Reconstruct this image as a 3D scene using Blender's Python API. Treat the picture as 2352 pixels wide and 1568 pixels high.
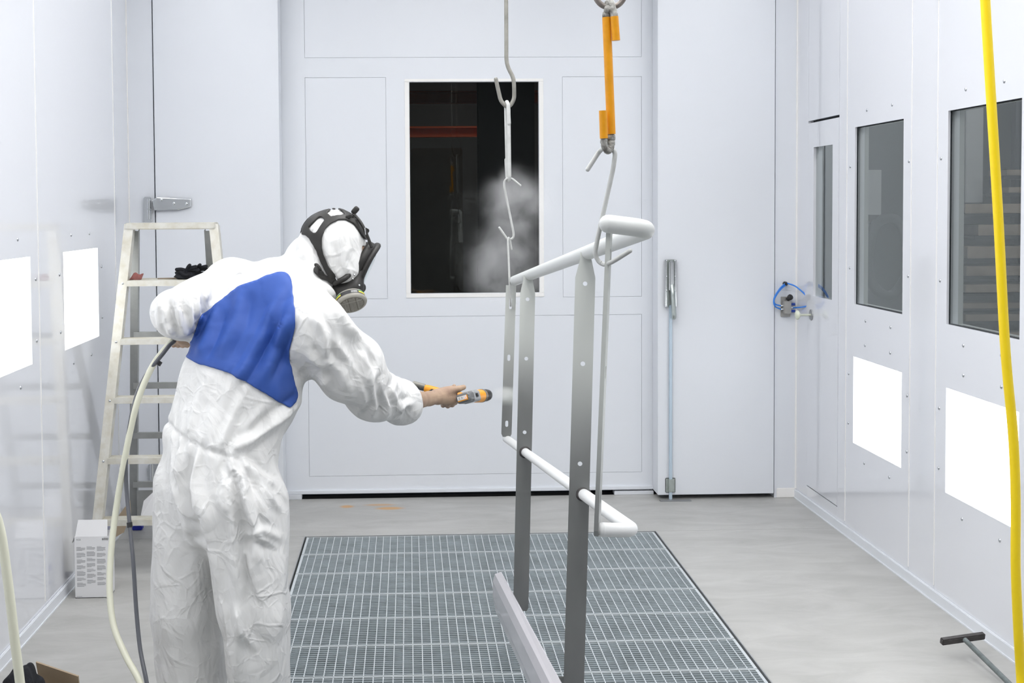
import bpy, bmesh, math, random
import numpy as np
from mathutils import Vector, Matrix, noise as mnoise
from mathutils.bvhtree import BVHTree
from mathutils.geometry import tessellate_polygon
for o in list(bpy.data.objects):
    bpy.data.objects.remove(o)
random.seed(4)
rng = np.random.default_rng(7)
sc = bpy.context.scene
COL = sc.collection

# ------------------------------------------------------------------ camera
EYE = np.array([0.0, 0.0, 1.75])
FPX, YAW, PIT, ROL, CX, CY = 2900.0, 0.03428, 0.0405, 0.00683, 1037.6, 592.6
fw = np.array([math.sin(YAW)*math.cos(PIT), math.cos(YAW)*math.cos(PIT), -math.sin(PIT)])
rt = np.array([math.cos(YAW), -math.sin(YAW), 0.0])
dn = np.cross(fw, rt)
_c, _s = math.cos(ROL), math.sin(ROL)
MR = np.array([_c*rt+_s*dn, -_s*rt+_c*dn, fw])
cam_d = bpy.data.cameras.new('camera')
cam_d.sensor_width = 36.0
cam_d.lens = FPX/2352*36
cam_d.shift_x = (1176-CX)/2352
cam_d.shift_y = (CY-784)/2352
cam_d.clip_start = 0.05
cam = bpy.data.objects.new('camera', cam_d)
COL.objects.link(cam)
R3 = Matrix(((MR[0][0], -MR[1][0], -MR[2][0]), (MR[0][1], -MR[1][1], -MR[2][1]), (MR[0][2], -MR[1][2], -MR[2][2])))
cam.matrix_world = Matrix.Translation(EYE.tolist()) @ R3.to_4x4()
sc.camera = cam

# ------------------------------------------------------------------ world, lights, exposure
w = bpy.data.worlds.new('world')
sc.world = w
w.use_nodes = True
w.node_tree.nodes['Background'].inputs[0].default_value = (0.8, 0.85, 1, 1)
w.node_tree.nodes['Background'].inputs[1].default_value = 0.05
sc.view_settings.view_transform = 'Standard'
sc.view_settings.look = 'None'
sc.view_settings.exposure = 0.04
sc.view_settings.gamma = 1.0
sc.view_settings.use_curve_mapping = False
sc.cycles.use_denoising = True
sc.cycles.max_bounces = 6
sc.cycles.use_adaptive_sampling = True
sc.cycles.adaptive_threshold = 0.08
sc.cycles.adaptive_min_samples = 12
sc.cycles.volume_step_rate = 2.0
sc.cycles.volume_max_steps = 128
sc.cycles.diffuse_bounces = 4
sc.cycles.glossy_bounces = 3
sc.cycles.transparent_max_bounces = 12
sc.cycles.volume_bounces = 1
sc.cycles.sample_clamp_indirect = 6.0
sc.cycles.caustics_reflective = False
sc.cycles.caustics_refractive = False

def area(name, loc, rot, sx, sy, power, color=(1, 1, 1)):
    l = bpy.data.lights.new(name, 'AREA')
    l.shape = 'RECTANGLE'
    l.size, l.size_y, l.energy, l.color = sx, sy, power, color
    o = bpy.data.objects.new(name, l)
    o.location, o.rotation_euler = loc, rot
    COL.objects.link(o)
    return o
area('ceiling_lamp', (0.35, 3.3, 3.52), (0, 0, 0), 1.1, 5.0, 108, (1.0, 0.995, 0.985))
area('ceiling_lamp', (-1.35, 3.9, 3.45), (0, math.radians(-30), 0), 0.25, 6.0, 33, (1.0, 0.995, 0.985))
area('ceiling_lamp', (2.10, 3.9, 3.45), (0, math.radians(30), 0), 0.25, 6.0, 33, (1.0, 0.995, 0.985))
area('hall_fill', (3.5, 6.6, 3.7), (0, 0, 0), 1.0, 2.0, 42, (0.95, 0.95, 1.0))  # added fill for the objects outside the right windows, no fixture modelled
area('hall_fill', (3.6, 2.6, 3.3), (math.radians(40), 0, 0), 1.0, 1.0, 22, (0.95, 0.97, 1.0))  # added fill to brighten the far window reveals, not a known lamp
area('hall_fill', (0.8, 11.0, 3.6), (0, 0, 0), 1.5, 1.0, 16.0, (1.0, 0.9, 0.8))  # added fill so the beams behind the back window show
PANEL_GLOW = 2.1

# ------------------------------------------------------------------ pixel -> world helpers
def ray(px, py):
    return MR.T @ np.array([(px-CX)/FPX, (py-CY)/FPX, 1.0])
def at(px, py, Y):
    r = ray(px, py); return EYE + r*(Y/r[1])
def at_x(px, py, X):
    r = ray(px, py); return EYE + r*(X/r[0])
def at_z(px, py, z=0.0):
    r = ray(px, py); return EYE + r*((z-EYE[2])/r[2])
def proj(P):
    c = (np.asarray(P)-EYE) @ MR.T
    return CX+FPX*c[..., 0]/c[..., 2], CY+FPX*c[..., 1]/c[..., 2]
def nz(v):
    v = np.asarray(v, float); return v/np.linalg.norm(v)

# ------------------------------------------------------------------ materials
MATS = {}
def mat(name, color, rough=0.5, metal=0.0, bump=0.0, bscale=40.0, var=0.0, vscale=3.0, spec=0.5, coat=0.0, emit=None, estr=0.0, trans=0.0, ior=1.45, alpha=1.0, vcol=None):
    m = bpy.data.materials.new(name)
    m.use_nodes = True
    nt = m.node_tree
    b = nt.nodes['Principled BSDF']
    b.inputs['Base Color'].default_value = (*color, 1)
    b.inputs['Roughness'].default_value = rough
    b.inputs['Metallic'].default_value = metal
    b.inputs['IOR'].default_value = ior
    b.inputs['Specular IOR Level'].default_value = spec
    b.inputs['Coat Weight'].default_value = coat
    b.inputs['Coat Roughness'].default_value = 0.05
    b.inputs['Transmission Weight'].default_value = trans
    b.inputs['Alpha'].default_value = alpha
    if emit:
        b.inputs['Emission Color'].default_value = (*emit, 1)
        b.inputs['Emission Strength'].default_value = estr
    tc = nt.nodes.new('ShaderNodeTexCoord')
    if var > 0:
        n = nt.nodes.new('ShaderNodeTexNoise')
        n.inputs['Scale'].default_value = vscale
        n.inputs['Detail'].default_value = 6
        n.inputs['Roughness'].default_value = 0.6
        nt.links.new(tc.outputs['Object'], n.inputs['Vector'])
        r = nt.nodes.new('ShaderNodeMapRange')
        r.inputs['From Min'].default_value = 0.35
        r.inputs['From Max'].default_value = 0.68
        nt.links.new(n.outputs['Fac'], r.inputs['Value'])
        mx = nt.nodes.new('ShaderNodeMix')
        mx.data_type = 'RGBA'
        mx.inputs['A'].default_value = (*color, 1)
        c2 = vcol if vcol else tuple(c*(1-var) for c in color)
        mx.inputs['B'].default_value = (*c2, 1)
        nt.links.new(r.outputs['Result'], mx.inputs['Factor'])
        nt.links.new(mx.outputs['Result'], b.inputs['Base Color'])
    if bump > 0:
        n = nt.nodes.new('ShaderNodeTexNoise')
        n.inputs['Scale'].default_value = bscale
        n.inputs['Detail'].default_value = 5
        nt.links.new(tc.outputs['Object'], n.inputs['Vector'])
        bp = nt.nodes.new('ShaderNodeBump')
        bp.inputs['Strength'].default_value = bump
        bp.inputs['Distance'].default_value = 0.01
        nt.links.new(n.outputs['Fac'], bp.inputs['Height'])
        nt.links.new(bp.outputs['Normal'], b.inputs['Normal'])
    MATS[name] = m
    return m

WALLC = (0.755, 0.78, 0.825)
M = {}
M['wall'] = mat('wall_paint', WALLC, 0.30, var=0.03, vscale=1.2)
M['wallgloss'] = mat('gloss_wall_paint', (0.77, 0.785, 0.83), 0.14, spec=0.6, coat=0.7, bump=0.01, bscale=4)
M['door'] = mat('door_paint', WALLC, 0.32, bump=0.02, bscale=120)
M['trim'] = mat('trim_paint', (0.70, 0.72, 0.76), 0.3)
M['seal'] = mat('seal_bead', (0.88, 0.87, 0.85), 0.35)
M['gap'] = mat('dark_gap', (0.02, 0.025, 0.03), 0.8)
M['ceil'] = mat('ceiling_paint', (0.85, 0.86, 0.88), 0.6)
M['lampd'] = mat('lit_diffuser', (0.9, 0.9, 0.9), 0.4, emit=(0.98, 1.0, 1.0), estr=PANEL_GLOW)
M['screw'] = mat('screw_steel', (0.55, 0.57, 0.6), 0.3, metal=1.0)
M['chrome'] = mat('chrome', (0.75, 0.77, 0.78), 0.12, metal=1.0)
M['zinc'] = mat('zinc_plate', (0.55, 0.60, 0.58), 0.35, metal=0.9, var=0.15, vscale=30)
M['bluesteel'] = mat('blue_white_rod', (0.55, 0.66, 0.76), 0.3, metal=0.3)
M['alu'] = mat('worn_aluminium', (0.72, 0.71, 0.66), 0.42, metal=0.35, var=0.25, vscale=18, vcol=(0.60, 0.57, 0.48), bump=0.05)
M['alud'] = mat('dull_aluminium', (0.42, 0.43, 0.42), 0.45, metal=0.5, var=0.15, vscale=14)
M['galv'] = mat('galvanised_steel', (0.50, 0.56, 0.59), 0.35, metal=0.25, var=0.25, vscale=9)
M['galvt'] = mat('galvanised_rod', (0.60, 0.64, 0.66), 0.35, metal=0.3)
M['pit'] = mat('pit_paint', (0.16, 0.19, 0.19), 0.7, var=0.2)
M['hallf'] = mat('hall_floor', (0.10, 0.10, 0.10), 0.5, var=0.2)
M['hallw'] = mat('hall_wall', (0.12, 0.12, 0.125), 0.7)
M['hallg'] = mat('hall_grey', (0.30, 0.31, 0.31), 0.7)
M['hallk'] = mat('hall_black', (0.035, 0.037, 0.042), 0.7)
M['hallb'] = mat('hall_pale_board', (0.42, 0.43, 0.42), 0.7)
M['beam'] = mat('orange_beam', (0.65, 0.12, 0.04), 0.5)
M['brown'] = mat('brown_board', (0.10, 0.075, 0.05), 0.6, var=0.3, vscale=4)
M['wood'] = mat('pine_plank', (0.36, 0.29, 0.22), 0.6, var=0.3, vscale=6)
M['paintw'] = mat('white_enamel', (0.64, 0.66, 0.65), 0.33, bump=0.02, bscale=150)
M['hookw'] = mat('overspray_wire', (0.52, 0.53, 0.52), 0.5, var=0.15, vscale=25)
M['hookg'] = mat('grey_wire', (0.27, 0.265, 0.24), 0.5, metal=0.3, var=0.3, vscale=20)
M['rust'] = mat('rusty_steel', (0.13, 0.10, 0.085), 0.42, metal=0.4, var=0.5, vscale=30, vcol=(0.28, 0.26, 0.24))
M['flake'] = mat('flaking_coating', (0.50, 0.50, 0.47), 0.5, var=0.9, vscale=45, vcol=(0.12, 0.11, 0.10), bump=0.5, bscale=90)
M['orange'] = mat('orange_sleeve', (0.76, 0.32, 0.005), 0.42, var=0.15, vscale=30)
M['yellow'] = mat('yellow_hose', (0.90, 0.66, 0.01), 0.36)
M['cream'] = mat('cream_hose', (0.66, 0.66, 0.54), 0.35)
M['blackr'] = mat('black_rubber', (0.028, 0.028, 0.030), 0.42)
M['greyc'] = mat('grey_cable', (0.10, 0.105, 0.12), 0.22)
M['black'] = mat('black_plastic', (0.03, 0.03, 0.032), 0.4)
M['glove'] = mat('black_knit', (0.012, 0.013, 0.018), 0.9, bump=0.6, bscale=300)
M['red'] = mat('red_rag', (0.28, 0.10, 0.09), 0.8, bump=0.4, bscale=60, var=0.3, vscale=30)
M['card'] = mat('white_card', (0.76, 0.76, 0.77), 0.5)
M['kraft'] = mat('kraft_card', (0.42, 0.33, 0.23), 0.75, var=0.1, vscale=12)
M['ink'] = mat('grey_print', (0.36, 0.36, 0.37), 0.6)
M['inkd'] = mat('dark_print', (0.10, 0.10, 0.10), 0.6)
M['navy'] = mat('blue_print', (0.02, 0.03, 0.35), 0.5)
M['skin'] = mat('skin', (0.46, 0.33, 0.23), 0.5, var=0.18, vscale=22, vcol=(0.36, 0.24, 0.18), bump=0.08, bscale=160)
M['rubber'] = mat('mask_rubber', (0.020, 0.019, 0.018), 0.5, bump=0.03, bscale=60)
M['filt'] = mat('filter_grey', (0.27, 0.26, 0.23), 0.45)
M['filtd'] = mat('filter_dark', (0.13, 0.12, 0.10), 0.5)
M['lgreen'] = mat('green_label', (0.03, 0.22, 0.06), 0.4)
M['lyellow'] = mat('yellow_label', (0.65, 0.52, 0.05), 0.4)
M['lwhite'] = mat('white_label', (0.8, 0.8, 0.8), 0.4)
M['gorange'] = mat('gun_orange', (0.88, 0.36, 0.03), 0.32)
M['ggrey'] = mat('gun_grey', (0.16, 0.165, 0.17), 0.28)
M['gclear'] = mat('gun_smoke_cover', (0.34, 0.35, 0.36), 0.15)
M['led'] = mat('red_led', (0.9, 0.2, 0.1), 0.4, emit=(1.0, 0.12, 0.05), estr=3.0)
M['tube'] = mat('blue_air_tube', (0.04, 0.22, 0.72), 0.3)
M['fit'] = mat('blue_fitting', (0.03, 0.07, 0.35), 0.35)
M['valve'] = mat('valve_body', (0.45, 0.44, 0.42), 0.4, metal=0.6)
M['knob'] = mat('pale_knob', (0.72, 0.75, 0.62), 0.4)
M['steelg'] = mat('grey_plate', (0.36, 0.37, 0.38), 0.4, metal=0.5)
M['ttool'] = mat('blackened_steel', (0.06, 0.055, 0.055), 0.5, var=0.4, vscale=40, bump=0.1)
M['tbar'] = mat('green_grey_pipe', (0.18, 0.21, 0.21), 0.45, var=0.35, vscale=30, metal=0.3)
M['film'] = mat('film_plate', (0.56, 0.54, 0.57), 0.22, coat=0.3, var=0.06, vscale=4)
M['boot'] = mat('boot_rubber', (0.04, 0.04, 0.045), 0.5)
M['blue'] = mat('blue_fabric', (0.030, 0.088, 0.37), 0.62, bump=0.06, bscale=900, var=0.12, vscale=5)

# white coverall: crinkled non-woven
m = mat('white_nonwoven', (0.735, 0.735, 0.73), 0.5)
nt = m.node_tree; b = nt.nodes['Principled BSDF']
tc = nt.nodes.new('ShaderNodeTexCoord')
n0 = nt.nodes.new('ShaderNodeTexNoise'); n0.inputs['Scale'].default_value = 5; n0.inputs['Detail'].default_value = 2
nt.links.new(tc.outputs['Object'], n0.inputs['Vector'])
vm = nt.nodes.new('ShaderNodeVectorMath'); vm.operation = 'MULTIPLY_ADD'; vm.inputs[1].default_value = (0.10, 0.10, 0.10)
nt.links.new(n0.outputs['Color'], vm.inputs[0]); nt.links.new(tc.outputs['Object'], vm.inputs[2])
acc_ = None; rr0 = random.Random(12)
for li, lam in enumerate((0.060, 0.041, 0.029, 0.020)):
    d_ = Vector((rr0.gauss(0, 1), rr0.gauss(0, 1), rr0.gauss(0, 1))).normalized()
    dt_ = nt.nodes.new('ShaderNodeVectorMath'); dt_.operation = 'DOT_PRODUCT'; dt_.inputs[1].default_value = d_/lam
    nt.links.new(vm.outputs[0], dt_.inputs[0])
    pp = nt.nodes.new('ShaderNodeMath'); pp.operation = 'PINGPONG'; pp.inputs[1].default_value = 0.5
    nt.links.new(dt_.outputs['Value'], pp.inputs[0])
    mk = nt.nodes.new('ShaderNodeTexNoise'); mk.inputs['Scale'].default_value = 0.33/lam; mk.inputs['Detail'].default_value = 1
    mo = nt.nodes.new('ShaderNodeVectorMath'); mo.operation = 'ADD'; mo.inputs[1].default_value = (3.1*li, 1.7*li, 0)
    nt.links.new(tc.outputs['Object'], mo.inputs[0]); nt.links.new(mo.outputs[0], mk.inputs['Vector'])
    mr = nt.nodes.new('ShaderNodeMapRange'); mr.inputs['From Min'].default_value = 0.42; mr.inputs['From Max'].default_value = 0.62; mr.inputs['To Max'].default_value = lam*0.13
    nt.links.new(mk.outputs['Fac'], mr.inputs['Value'])
    ml = nt.nodes.new('ShaderNodeMath'); ml.operation = 'MULTIPLY_ADD'; nt.links.new(pp.outputs[0], ml.inputs[0]); nt.links.new(mr.outputs[0], ml.inputs[1])
    if acc_ is not None: nt.links.new(acc_, ml.inputs[2])
    else: ml.inputs[2].default_value = 0
    acc_ = ml.outputs[0]
for vi, (vs_c, hgt, wid, m0, m1) in enumerate(((7.0, 0.0020, 0.030, 0.44, 0.56), (13.0, 0.0013, 0.040, 0.46, 0.60), (24.0, 0.0007, 0.06, 0.45, 0.60))):
    vo = nt.nodes.new('ShaderNodeTexVoronoi'); vo.feature = 'DISTANCE_TO_EDGE'; vo.inputs['Scale'].default_value = vs_c
    vmp = nt.nodes.new('ShaderNodeVectorMath'); vmp.operation = 'ADD'; vmp.inputs[1].default_value = (vi*2.3, vi*1.1, 0.4)
    nt.links.new(vm.outputs[0], vmp.inputs[0]); nt.links.new(vmp.outputs[0], vo.inputs['Vector'])
    e1 = nt.nodes.new('ShaderNodeMapRange'); e1.inputs['From Max'].default_value = wid*2; e1.inputs['To Min'].default_value = 1; e1.inputs['To Max'].default_value = 0
    nt.links.new(vo.outputs['Distance'], e1.inputs['Value'])
    mk = nt.nodes.new('ShaderNodeTexNoise'); mk.inputs['Scale'].default_value = vs_c*0.9; mk.inputs['Detail'].default_value = 2
    nt.links.new(vmp.outputs[0], mk.inputs['Vector'])
    e2 = nt.nodes.new('ShaderNodeMapRange'); e2.inputs['From Min'].default_value = m0; e2.inputs['From Max'].default_value = m1; e2.inputs['To Max'].default_value = hgt
    nt.links.new(mk.outputs['Fac'], e2.inputs['Value'])
    e3 = nt.nodes.new('ShaderNodeMath'); e3.operation = 'MULTIPLY_ADD'; nt.links.new(e1.outputs[0], e3.inputs[0]); nt.links.new(e2.outputs[0], e3.inputs[1]); nt.links.new(acc_, e3.inputs[2]); acc_ = e3.outputs[0]
bp = nt.nodes.new('ShaderNodeBump'); bp.inputs['Strength'].default_value = 1.0; bp.inputs['Distance'].default_value = 1.0
nt.links.new(acc_, bp.inputs['Height'])
nt.links.new(bp.outputs['Normal'], b.inputs['Normal'])
M['suit'] = m

# concrete floor
m = mat('concrete', (0.50, 0.49, 0.47), 0.42, spec=0.4)
nt = m.node_tree; b = nt.nodes['Principled BSDF']
ge = nt.nodes.new('ShaderNodeNewGeometry')
mp = nt.nodes.new('ShaderNodeMapping'); mp.inputs['Scale'].default_value = (1.0, 2.4, 1.0)
nt.links.new(ge.outputs['Position'], mp.inputs['Vector'])
n = nt.nodes.new('ShaderNodeTexNoise'); n.inputs['Scale'].default_value = 2.6; n.inputs['Detail'].default_value = 9; n.inputs['Roughness'].default_value = 0.62; n.inputs['Distortion'].default_value = 0.8
nt.links.new(mp.outputs['Vector'], n.inputs['Vector'])
cr = nt.nodes.new('ShaderNodeValToRGB')
cr.color_ramp.elements[0].position = 0.30; cr.color_ramp.elements[0].color = (0.37, 0.368, 0.352, 1)
cr.color_ramp.elements[1].position = 0.66; cr.color_ramp.elements[1].color = (0.465, 0.462, 0.447, 1)
nt.links.new(n.outputs['Fac'], cr.inputs['Fac'])
last = cr.outputs['Color']
for px, py, rx, ry, am in ((797, 1163, 0.05, 0.02, 0.85), (872, 1159, 0.11, 0.015, 0.65), (895, 1167, 0.10, 0.02, 0.9)):
    P = at_z(px, py)
    v = nt.nodes.new('ShaderNodeVectorMath'); v.operation = 'SUBTRACT'; v.inputs[1].default_value = (P[0], P[1], 0)
    nt.links.new(ge.outputs['Position'], v.inputs[0])
    v2 = nt.nodes.new('ShaderNodeVectorMath'); v2.operation = 'MULTIPLY'; v2.inputs[1].default_value = (1/rx, 0.45/ry, 0)
    nt.links.new(v.outputs[0], v2.inputs[0])
    v3 = nt.nodes.new('ShaderNodeVectorMath'); v3.operation = 'LENGTH'
    nt.links.new(v2.outputs[0], v3.inputs[0])
    mr = nt.nodes.new('ShaderNodeMapRange'); mr.inputs['From Min'].default_value = 0.5; mr.inputs['From Max'].default_value = 1.0; mr.inputs['To Min'].default_value = am; mr.inputs['To Max'].default_value = 0
    nt.links.new(v3.outputs['Value'], mr.inputs['Value'])
    mx = nt.nodes.new('ShaderNodeMix'); mx.data_type = 'RGBA'; mx.inputs['B'].default_value = (0.56, 0.31, 0.11, 1)
    nt.links.new(mr.outputs['Result'], mx.inputs['Factor']); nt.links.new(last, mx.inputs['A'])
    last = mx.outputs['Result']
nt.links.new(last, b.inputs['Base Color'])
n2 = nt.nodes.new('ShaderNodeTexNoise'); n2.inputs['Scale'].default_value = 60; n2.inputs['Detail'].default_value = 6
nt.links.new(ge.outputs['Position'], n2.inputs['Vector'])
bp = nt.nodes.new('ShaderNodeBump'); bp.inputs['Strength'].default_value = 0.06; bp.inputs['Distance'].default_value = 0.01
nt.links.new(n2.outputs['Fac'], bp.inputs['Height']); nt.links.new(bp.outputs['Normal'], b.inputs['Normal'])
M['concrete'] = m

# glass: thin sheet
def glass(name, tint, refl=1.0):
    m = bpy.data.materials.new(name); m.use_nodes = True
    nt = m.node_tree; nt.nodes.clear()
    o = nt.nodes.new('ShaderNodeOutputMaterial')
    t = nt.nodes.new('ShaderNodeBsdfTransparent'); t.inputs[0].default_value = (*tint, 1)
    g = nt.nodes.new('ShaderNodeBsdfGlossy'); g.inputs['Roughness'].default_value = 0.02; g.inputs[0].default_value = (0.9, 0.95, 0.93, 1)
    lw = nt.nodes.new('ShaderNodeLayerWeight'); lw.inputs[0].default_value = 0.5
    pw = nt.nodes.new('ShaderNodeMath'); pw.operation = 'POWER'; pw.inputs[1].default_value = 5
    nt.links.new(lw.outputs['Facing'], pw.inputs[0])
    mu = nt.nodes.new('ShaderNodeMath'); mu.operation = 'MULTIPLY_ADD'; mu.inputs[1].default_value = 1.7*refl; mu.inputs[2].default_value = 0.07*refl
    nt.links.new(pw.outputs[0], mu.inputs[0])
    mx = nt.nodes.new('ShaderNodeMixShader')
    nt.links.new(mu.outputs[0], mx.inputs[0]); nt.links.new(t.outputs[0], mx.inputs[1]); nt.links.new(g.outputs[0], mx.inputs[2])
    nt.links.new(mx.outputs[0], o.inputs[0])
    return m
M['glass'] = glass('window_glass', (0.70, 0.73, 0.72), 1.0)
M['glassd'] = glass('dark_window_glass', (0.35, 0.35, 0.34), 0.7)
M['visor'] = glass('clear_visor', (0.86, 0.88, 0.92), 1.4)

# steel being coated: pale coat above, bare steel below, streak where the jet hits
def coat_mat(name, z0, z1, streak=None):
    m = mat(name, (0.6, 0.6, 0.6), 0.4)
    nt = m.node_tree; b = nt.nodes['Principled BSDF']
    ge = nt.nodes.new('ShaderNodeNewGeometry')
    sp = nt.nodes.new('ShaderNodeSeparateXYZ'); nt.links.new(ge.outputs['Position'], sp.inputs[0])
    mr = nt.nodes.new('ShaderNodeMapRange'); mr.interpolation_type = 'SMOOTHSTEP'
    mr.inputs['From Min'].default_value = z0; mr.inputs['From Max'].default_value = z1
    nt.links.new(sp.outputs['Z'], mr.inputs['Value'])
    ns = nt.nodes.new('ShaderNodeTexNoise'); ns.inputs['Scale'].default_value = 7; ns.inputs['Detail'].default_value = 5
    mp = nt.nodes.new('ShaderNodeMapping'); mp.inputs['Scale'].default_value = (1, 1, 0.35)
    nt.links.new(ge.outputs['Position'], mp.inputs['Vector']); nt.links.new(mp.outputs[0], ns.inputs['Vector'])
    bare = nt.nodes.new('ShaderNodeMix'); bare.data_type = 'RGBA'
    bare.inputs['A'].default_value = (0.17, 0.175, 0.175, 1); bare.inputs['B'].default_value = (0.36, 0.365, 0.36, 1)
    nt.links.new(ns.outputs['Fac'], bare.inputs['Factor'])
    mx = nt.nodes.new('ShaderNodeMix'); mx.data_type = 'RGBA'; mx.inputs['B'].default_value = (0.50, 0.52, 0.50, 1)
    nt.links.new(bare.outputs['Result'], mx.inputs['A'])
    fac = mr.outputs['Result']
    if streak:
        s0 = nt.nodes.new('ShaderNodeMath'); s0.operation = 'SUBTRACT'; s0.inputs[1].default_value = streak[0]
        nt.links.new(sp.outputs['Z'], s0.inputs[0])
        s1 = nt.nodes.new('ShaderNodeMath'); s1.operation = 'ABSOLUTE'; nt.links.new(s0.outputs[0], s1.inputs[0])
        s2 = nt.nodes.new('ShaderNodeMapRange'); s2.interpolation_type = 'SMOOTHSTEP'
        s2.inputs['From Min'].default_value = 0; s2.inputs['From Max'].default_value = streak[1]; s2.inputs['To Min'].default_value = 1.3; s2.inputs['To Max'].default_value = 0
        nt.links.new(s1.outputs[0], s2.inputs['Value'])
        s3 = nt.nodes.new('ShaderNodeMath'); s3.operation = 'MAXIMUM'; nt.links.new(fac, s3.inputs[0]); nt.links.new(s2.outputs['Result'], s3.inputs[1])
        fac = s3.outputs[0]
    nt.links.new(fac, mx.inputs['Factor'])
    mx.clamp_factor = False
    nt.links.new(mx.outputs['Result'], b.inputs['Base Color'])
    iv = nt.nodes.new('ShaderNodeMapRange'); iv.inputs['To Min'].default_value = 0.75; iv.inputs['To Max'].default_value = 0.0
    nt.links.new(fac, iv.inputs['Value']); nt.links.new(iv.outputs['Result'], b.inputs['Metallic'])
    return m

# ------------------------------------------------------------------ mesh builder
ORI = {}
class MB:
    def __init__(s): s.v = []; s.f = []; s.sm = []
    def add(s, vs, fs, smooth=False):
        o = len(s.v); s.v.extend([tuple(map(float, p)) for p in vs])
        s.f.extend([tuple(i+o for i in f) for f in fs]); s.sm.extend([smooth]*len(fs)); return s
    def obox(s, c, ax, ay, az, hx, hy, hz, ch=0.0):
        c, ax, ay, az = map(lambda q: np.asarray(q, float), (c, ax, ay, az))
        if ch <= 0:
            vs = [c+ax*hx*i+ay*hy*j+az*hz*k for i in (-1, 1) for j in (-1, 1) for k in (-1, 1)]
            return s.add(vs, [(0, 1, 3, 2), (4, 6, 7, 5), (0, 4, 5, 1), (2, 3, 7, 6), (0, 2, 6, 4), (1, 5, 7, 3)])
        bm = bmesh.new(); bmesh.ops.create_cube(bm, size=2)
        for v in bm.verts: v.co = Vector((v.co.x*hx, v.co.y*hy, v.co.z*hz))
        bmesh.ops.bevel(bm, geom=bm.edges[:], offset=ch, segments=2, affect='EDGES')
        vs = [c+ax*v.co.x+ay*v.co.y+az*v.co.z for v in bm.verts]
        fs = [[v.index for v in f.verts] for f in bm.faces]
        bm.free(); return s.add(vs, fs)
    def box(s, x0, x1, y0, y1, z0, z1, ch=0.0):
        return s.obox(((x0+x1)/2, (y0+y1)/2, (z0+z1)/2), (1, 0, 0), (0, 1, 0), (0, 0, 1), abs(x1-x0)/2, abs(y1-y0)/2, abs(z1-z0)/2, ch)
    def tube(s, pts, r, n=12, caps=True, smooth=True, round_cap=False):
        P = [np.asarray(p, float) for p in pts]; m_ = len(P)
        rs = [r]*m_ if np.isscalar(r) else list(r)
        T = []
        for i in range(m_):
            t = P[min(i+1, m_-1)]-P[max(i-1, 0)]; T.append(nz(t))
        a = np.array([0, 0, 1.0]) if abs(T[0][2]) < 0.9 else np.array([1.0, 0, 0])
        u = nz(np.cross(T[0], a)); rings = []
        vs = []
        for i in range(m_):
            u = nz(u-T[i]*np.dot(u, T[i])); v = np.cross(T[i], u)
            rings.append((u, v))
            for k in range(n):
                an = 2*math.pi*k/n; vs.append(P[i]+rs[i]*(math.cos(an)*u+math.sin(an)*v))
        fs = []
        for i in range(m_-1):
            for k in range(n):
                k2 = (k+1) % n; fs.append((i*n+k, i*n+k2, (i+1)*n+k2, (i+1)*n+k))
        s.add(vs, fs, smooth)
        if caps:
            for i, sg in ((0, -1), (m_-1, 1)):
                u, v = rings[i]
                if round_cap:
                    prev = [P[i]+rs[i]*(math.cos(2*math.pi*k/n)*u+math.sin(2*math.pi*k/n)*v) for k in range(n)]
                    vv = list(prev); ff = []
                    for q in range(1, 4):
                        an = q*math.pi/8; rr = rs[i]*math.cos(an); hh = rs[i]*math.sin(an)*sg
                        vv += [P[i]+T[i]*hh+rr*(math.cos(2*math.pi*k/n)*u+math.sin(2*math.pi*k/n)*v) for k in range(n)]
                        for k in range(n):
                            k2 = (k+1) % n; ff.append(((q-1)*n+k, (q-1)*n+k2, q*n+k2, q*n+k))
                    vv.append(P[i]+T[i]*rs[i]*sg); top = len(vv)-1
                    for k in range(n): ff.append((3*n+k, 3*n+(k+1) % n, top))
                    s.add(vv, ff, smooth)
                else:
                    s.add([P[i]+rs[i]*(math.cos(2*math.pi*k/n)*u+math.sin(2*math.pi*k/n)*v) for k in range(n)], [tuple(range(n))])
        return s
    def cyl(s, a, b, r0, r1=None, n=20, smooth=True):
        return s.tube([a, b], [r0, r0 if r1 is None else r1], n, True, smooth)
    def lathe(s, c, axis, prof, n=24, sx=1.0, up=None):
        # prof: list of (radius, height along axis)
        c = np.asarray(c, float); axis = nz(axis)
        a = np.asarray(up, float) if up is not None else (np.array([0, 0, 1.0]) if abs(axis[2]) < 0.9 else np.array([1.0, 0, 0]))
        u = nz(np.cross(axis, a)); v = np.cross(axis, u); vs = []; fs = []
        for r_, h in prof:
            for k in range(n):
                an = 2*math.pi*k/n; vs.append(c+axis*h+r_*(sx*math.cos(an)*u+math.sin(an)*v))
        for i in range(len(prof)-1):
            for k in range(n):
                k2 = (k+1) % n; fs.append((i*n+k, i*n+k2, (i+1)*n+k2, (i+1)*n+k))
        s.add(vs, fs, True); 
        s.add(vs[:n], [tuple(range(n))]); s.add(vs[-n:], [tuple(range(n))])
        return s
    def plate(s, outer, holes, o, u, v, nrm, th):
        o, u, v, nrm = map(lambda q: np.asarray(q, float), (o, u, v, nrm))
        loops = [outer]+list(holes); flat = [p for l in loops for p in l]
        tris = tessellate_polygon([[Vector((p[0], p[1], 0)) for p in l] for l in loops])
        N = len(flat)
        vs = [o+u*p[0]+v*p[1]-nrm*th/2 for p in flat]+[o+u*p[0]+v*p[1]+nrm*th/2 for p in flat]
        fs = [tuple(t) for t in tris]+[tuple(i+N for i in reversed(t)) for t in tris]
        k = 0
        for l in loops:
            L = len(l)
            for i in range(L):
                j = (i+1) % L; fs.append((k+i, k+j, k+j+N, k+i+N))
            k += L
        return s.add(vs, fs)
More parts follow.
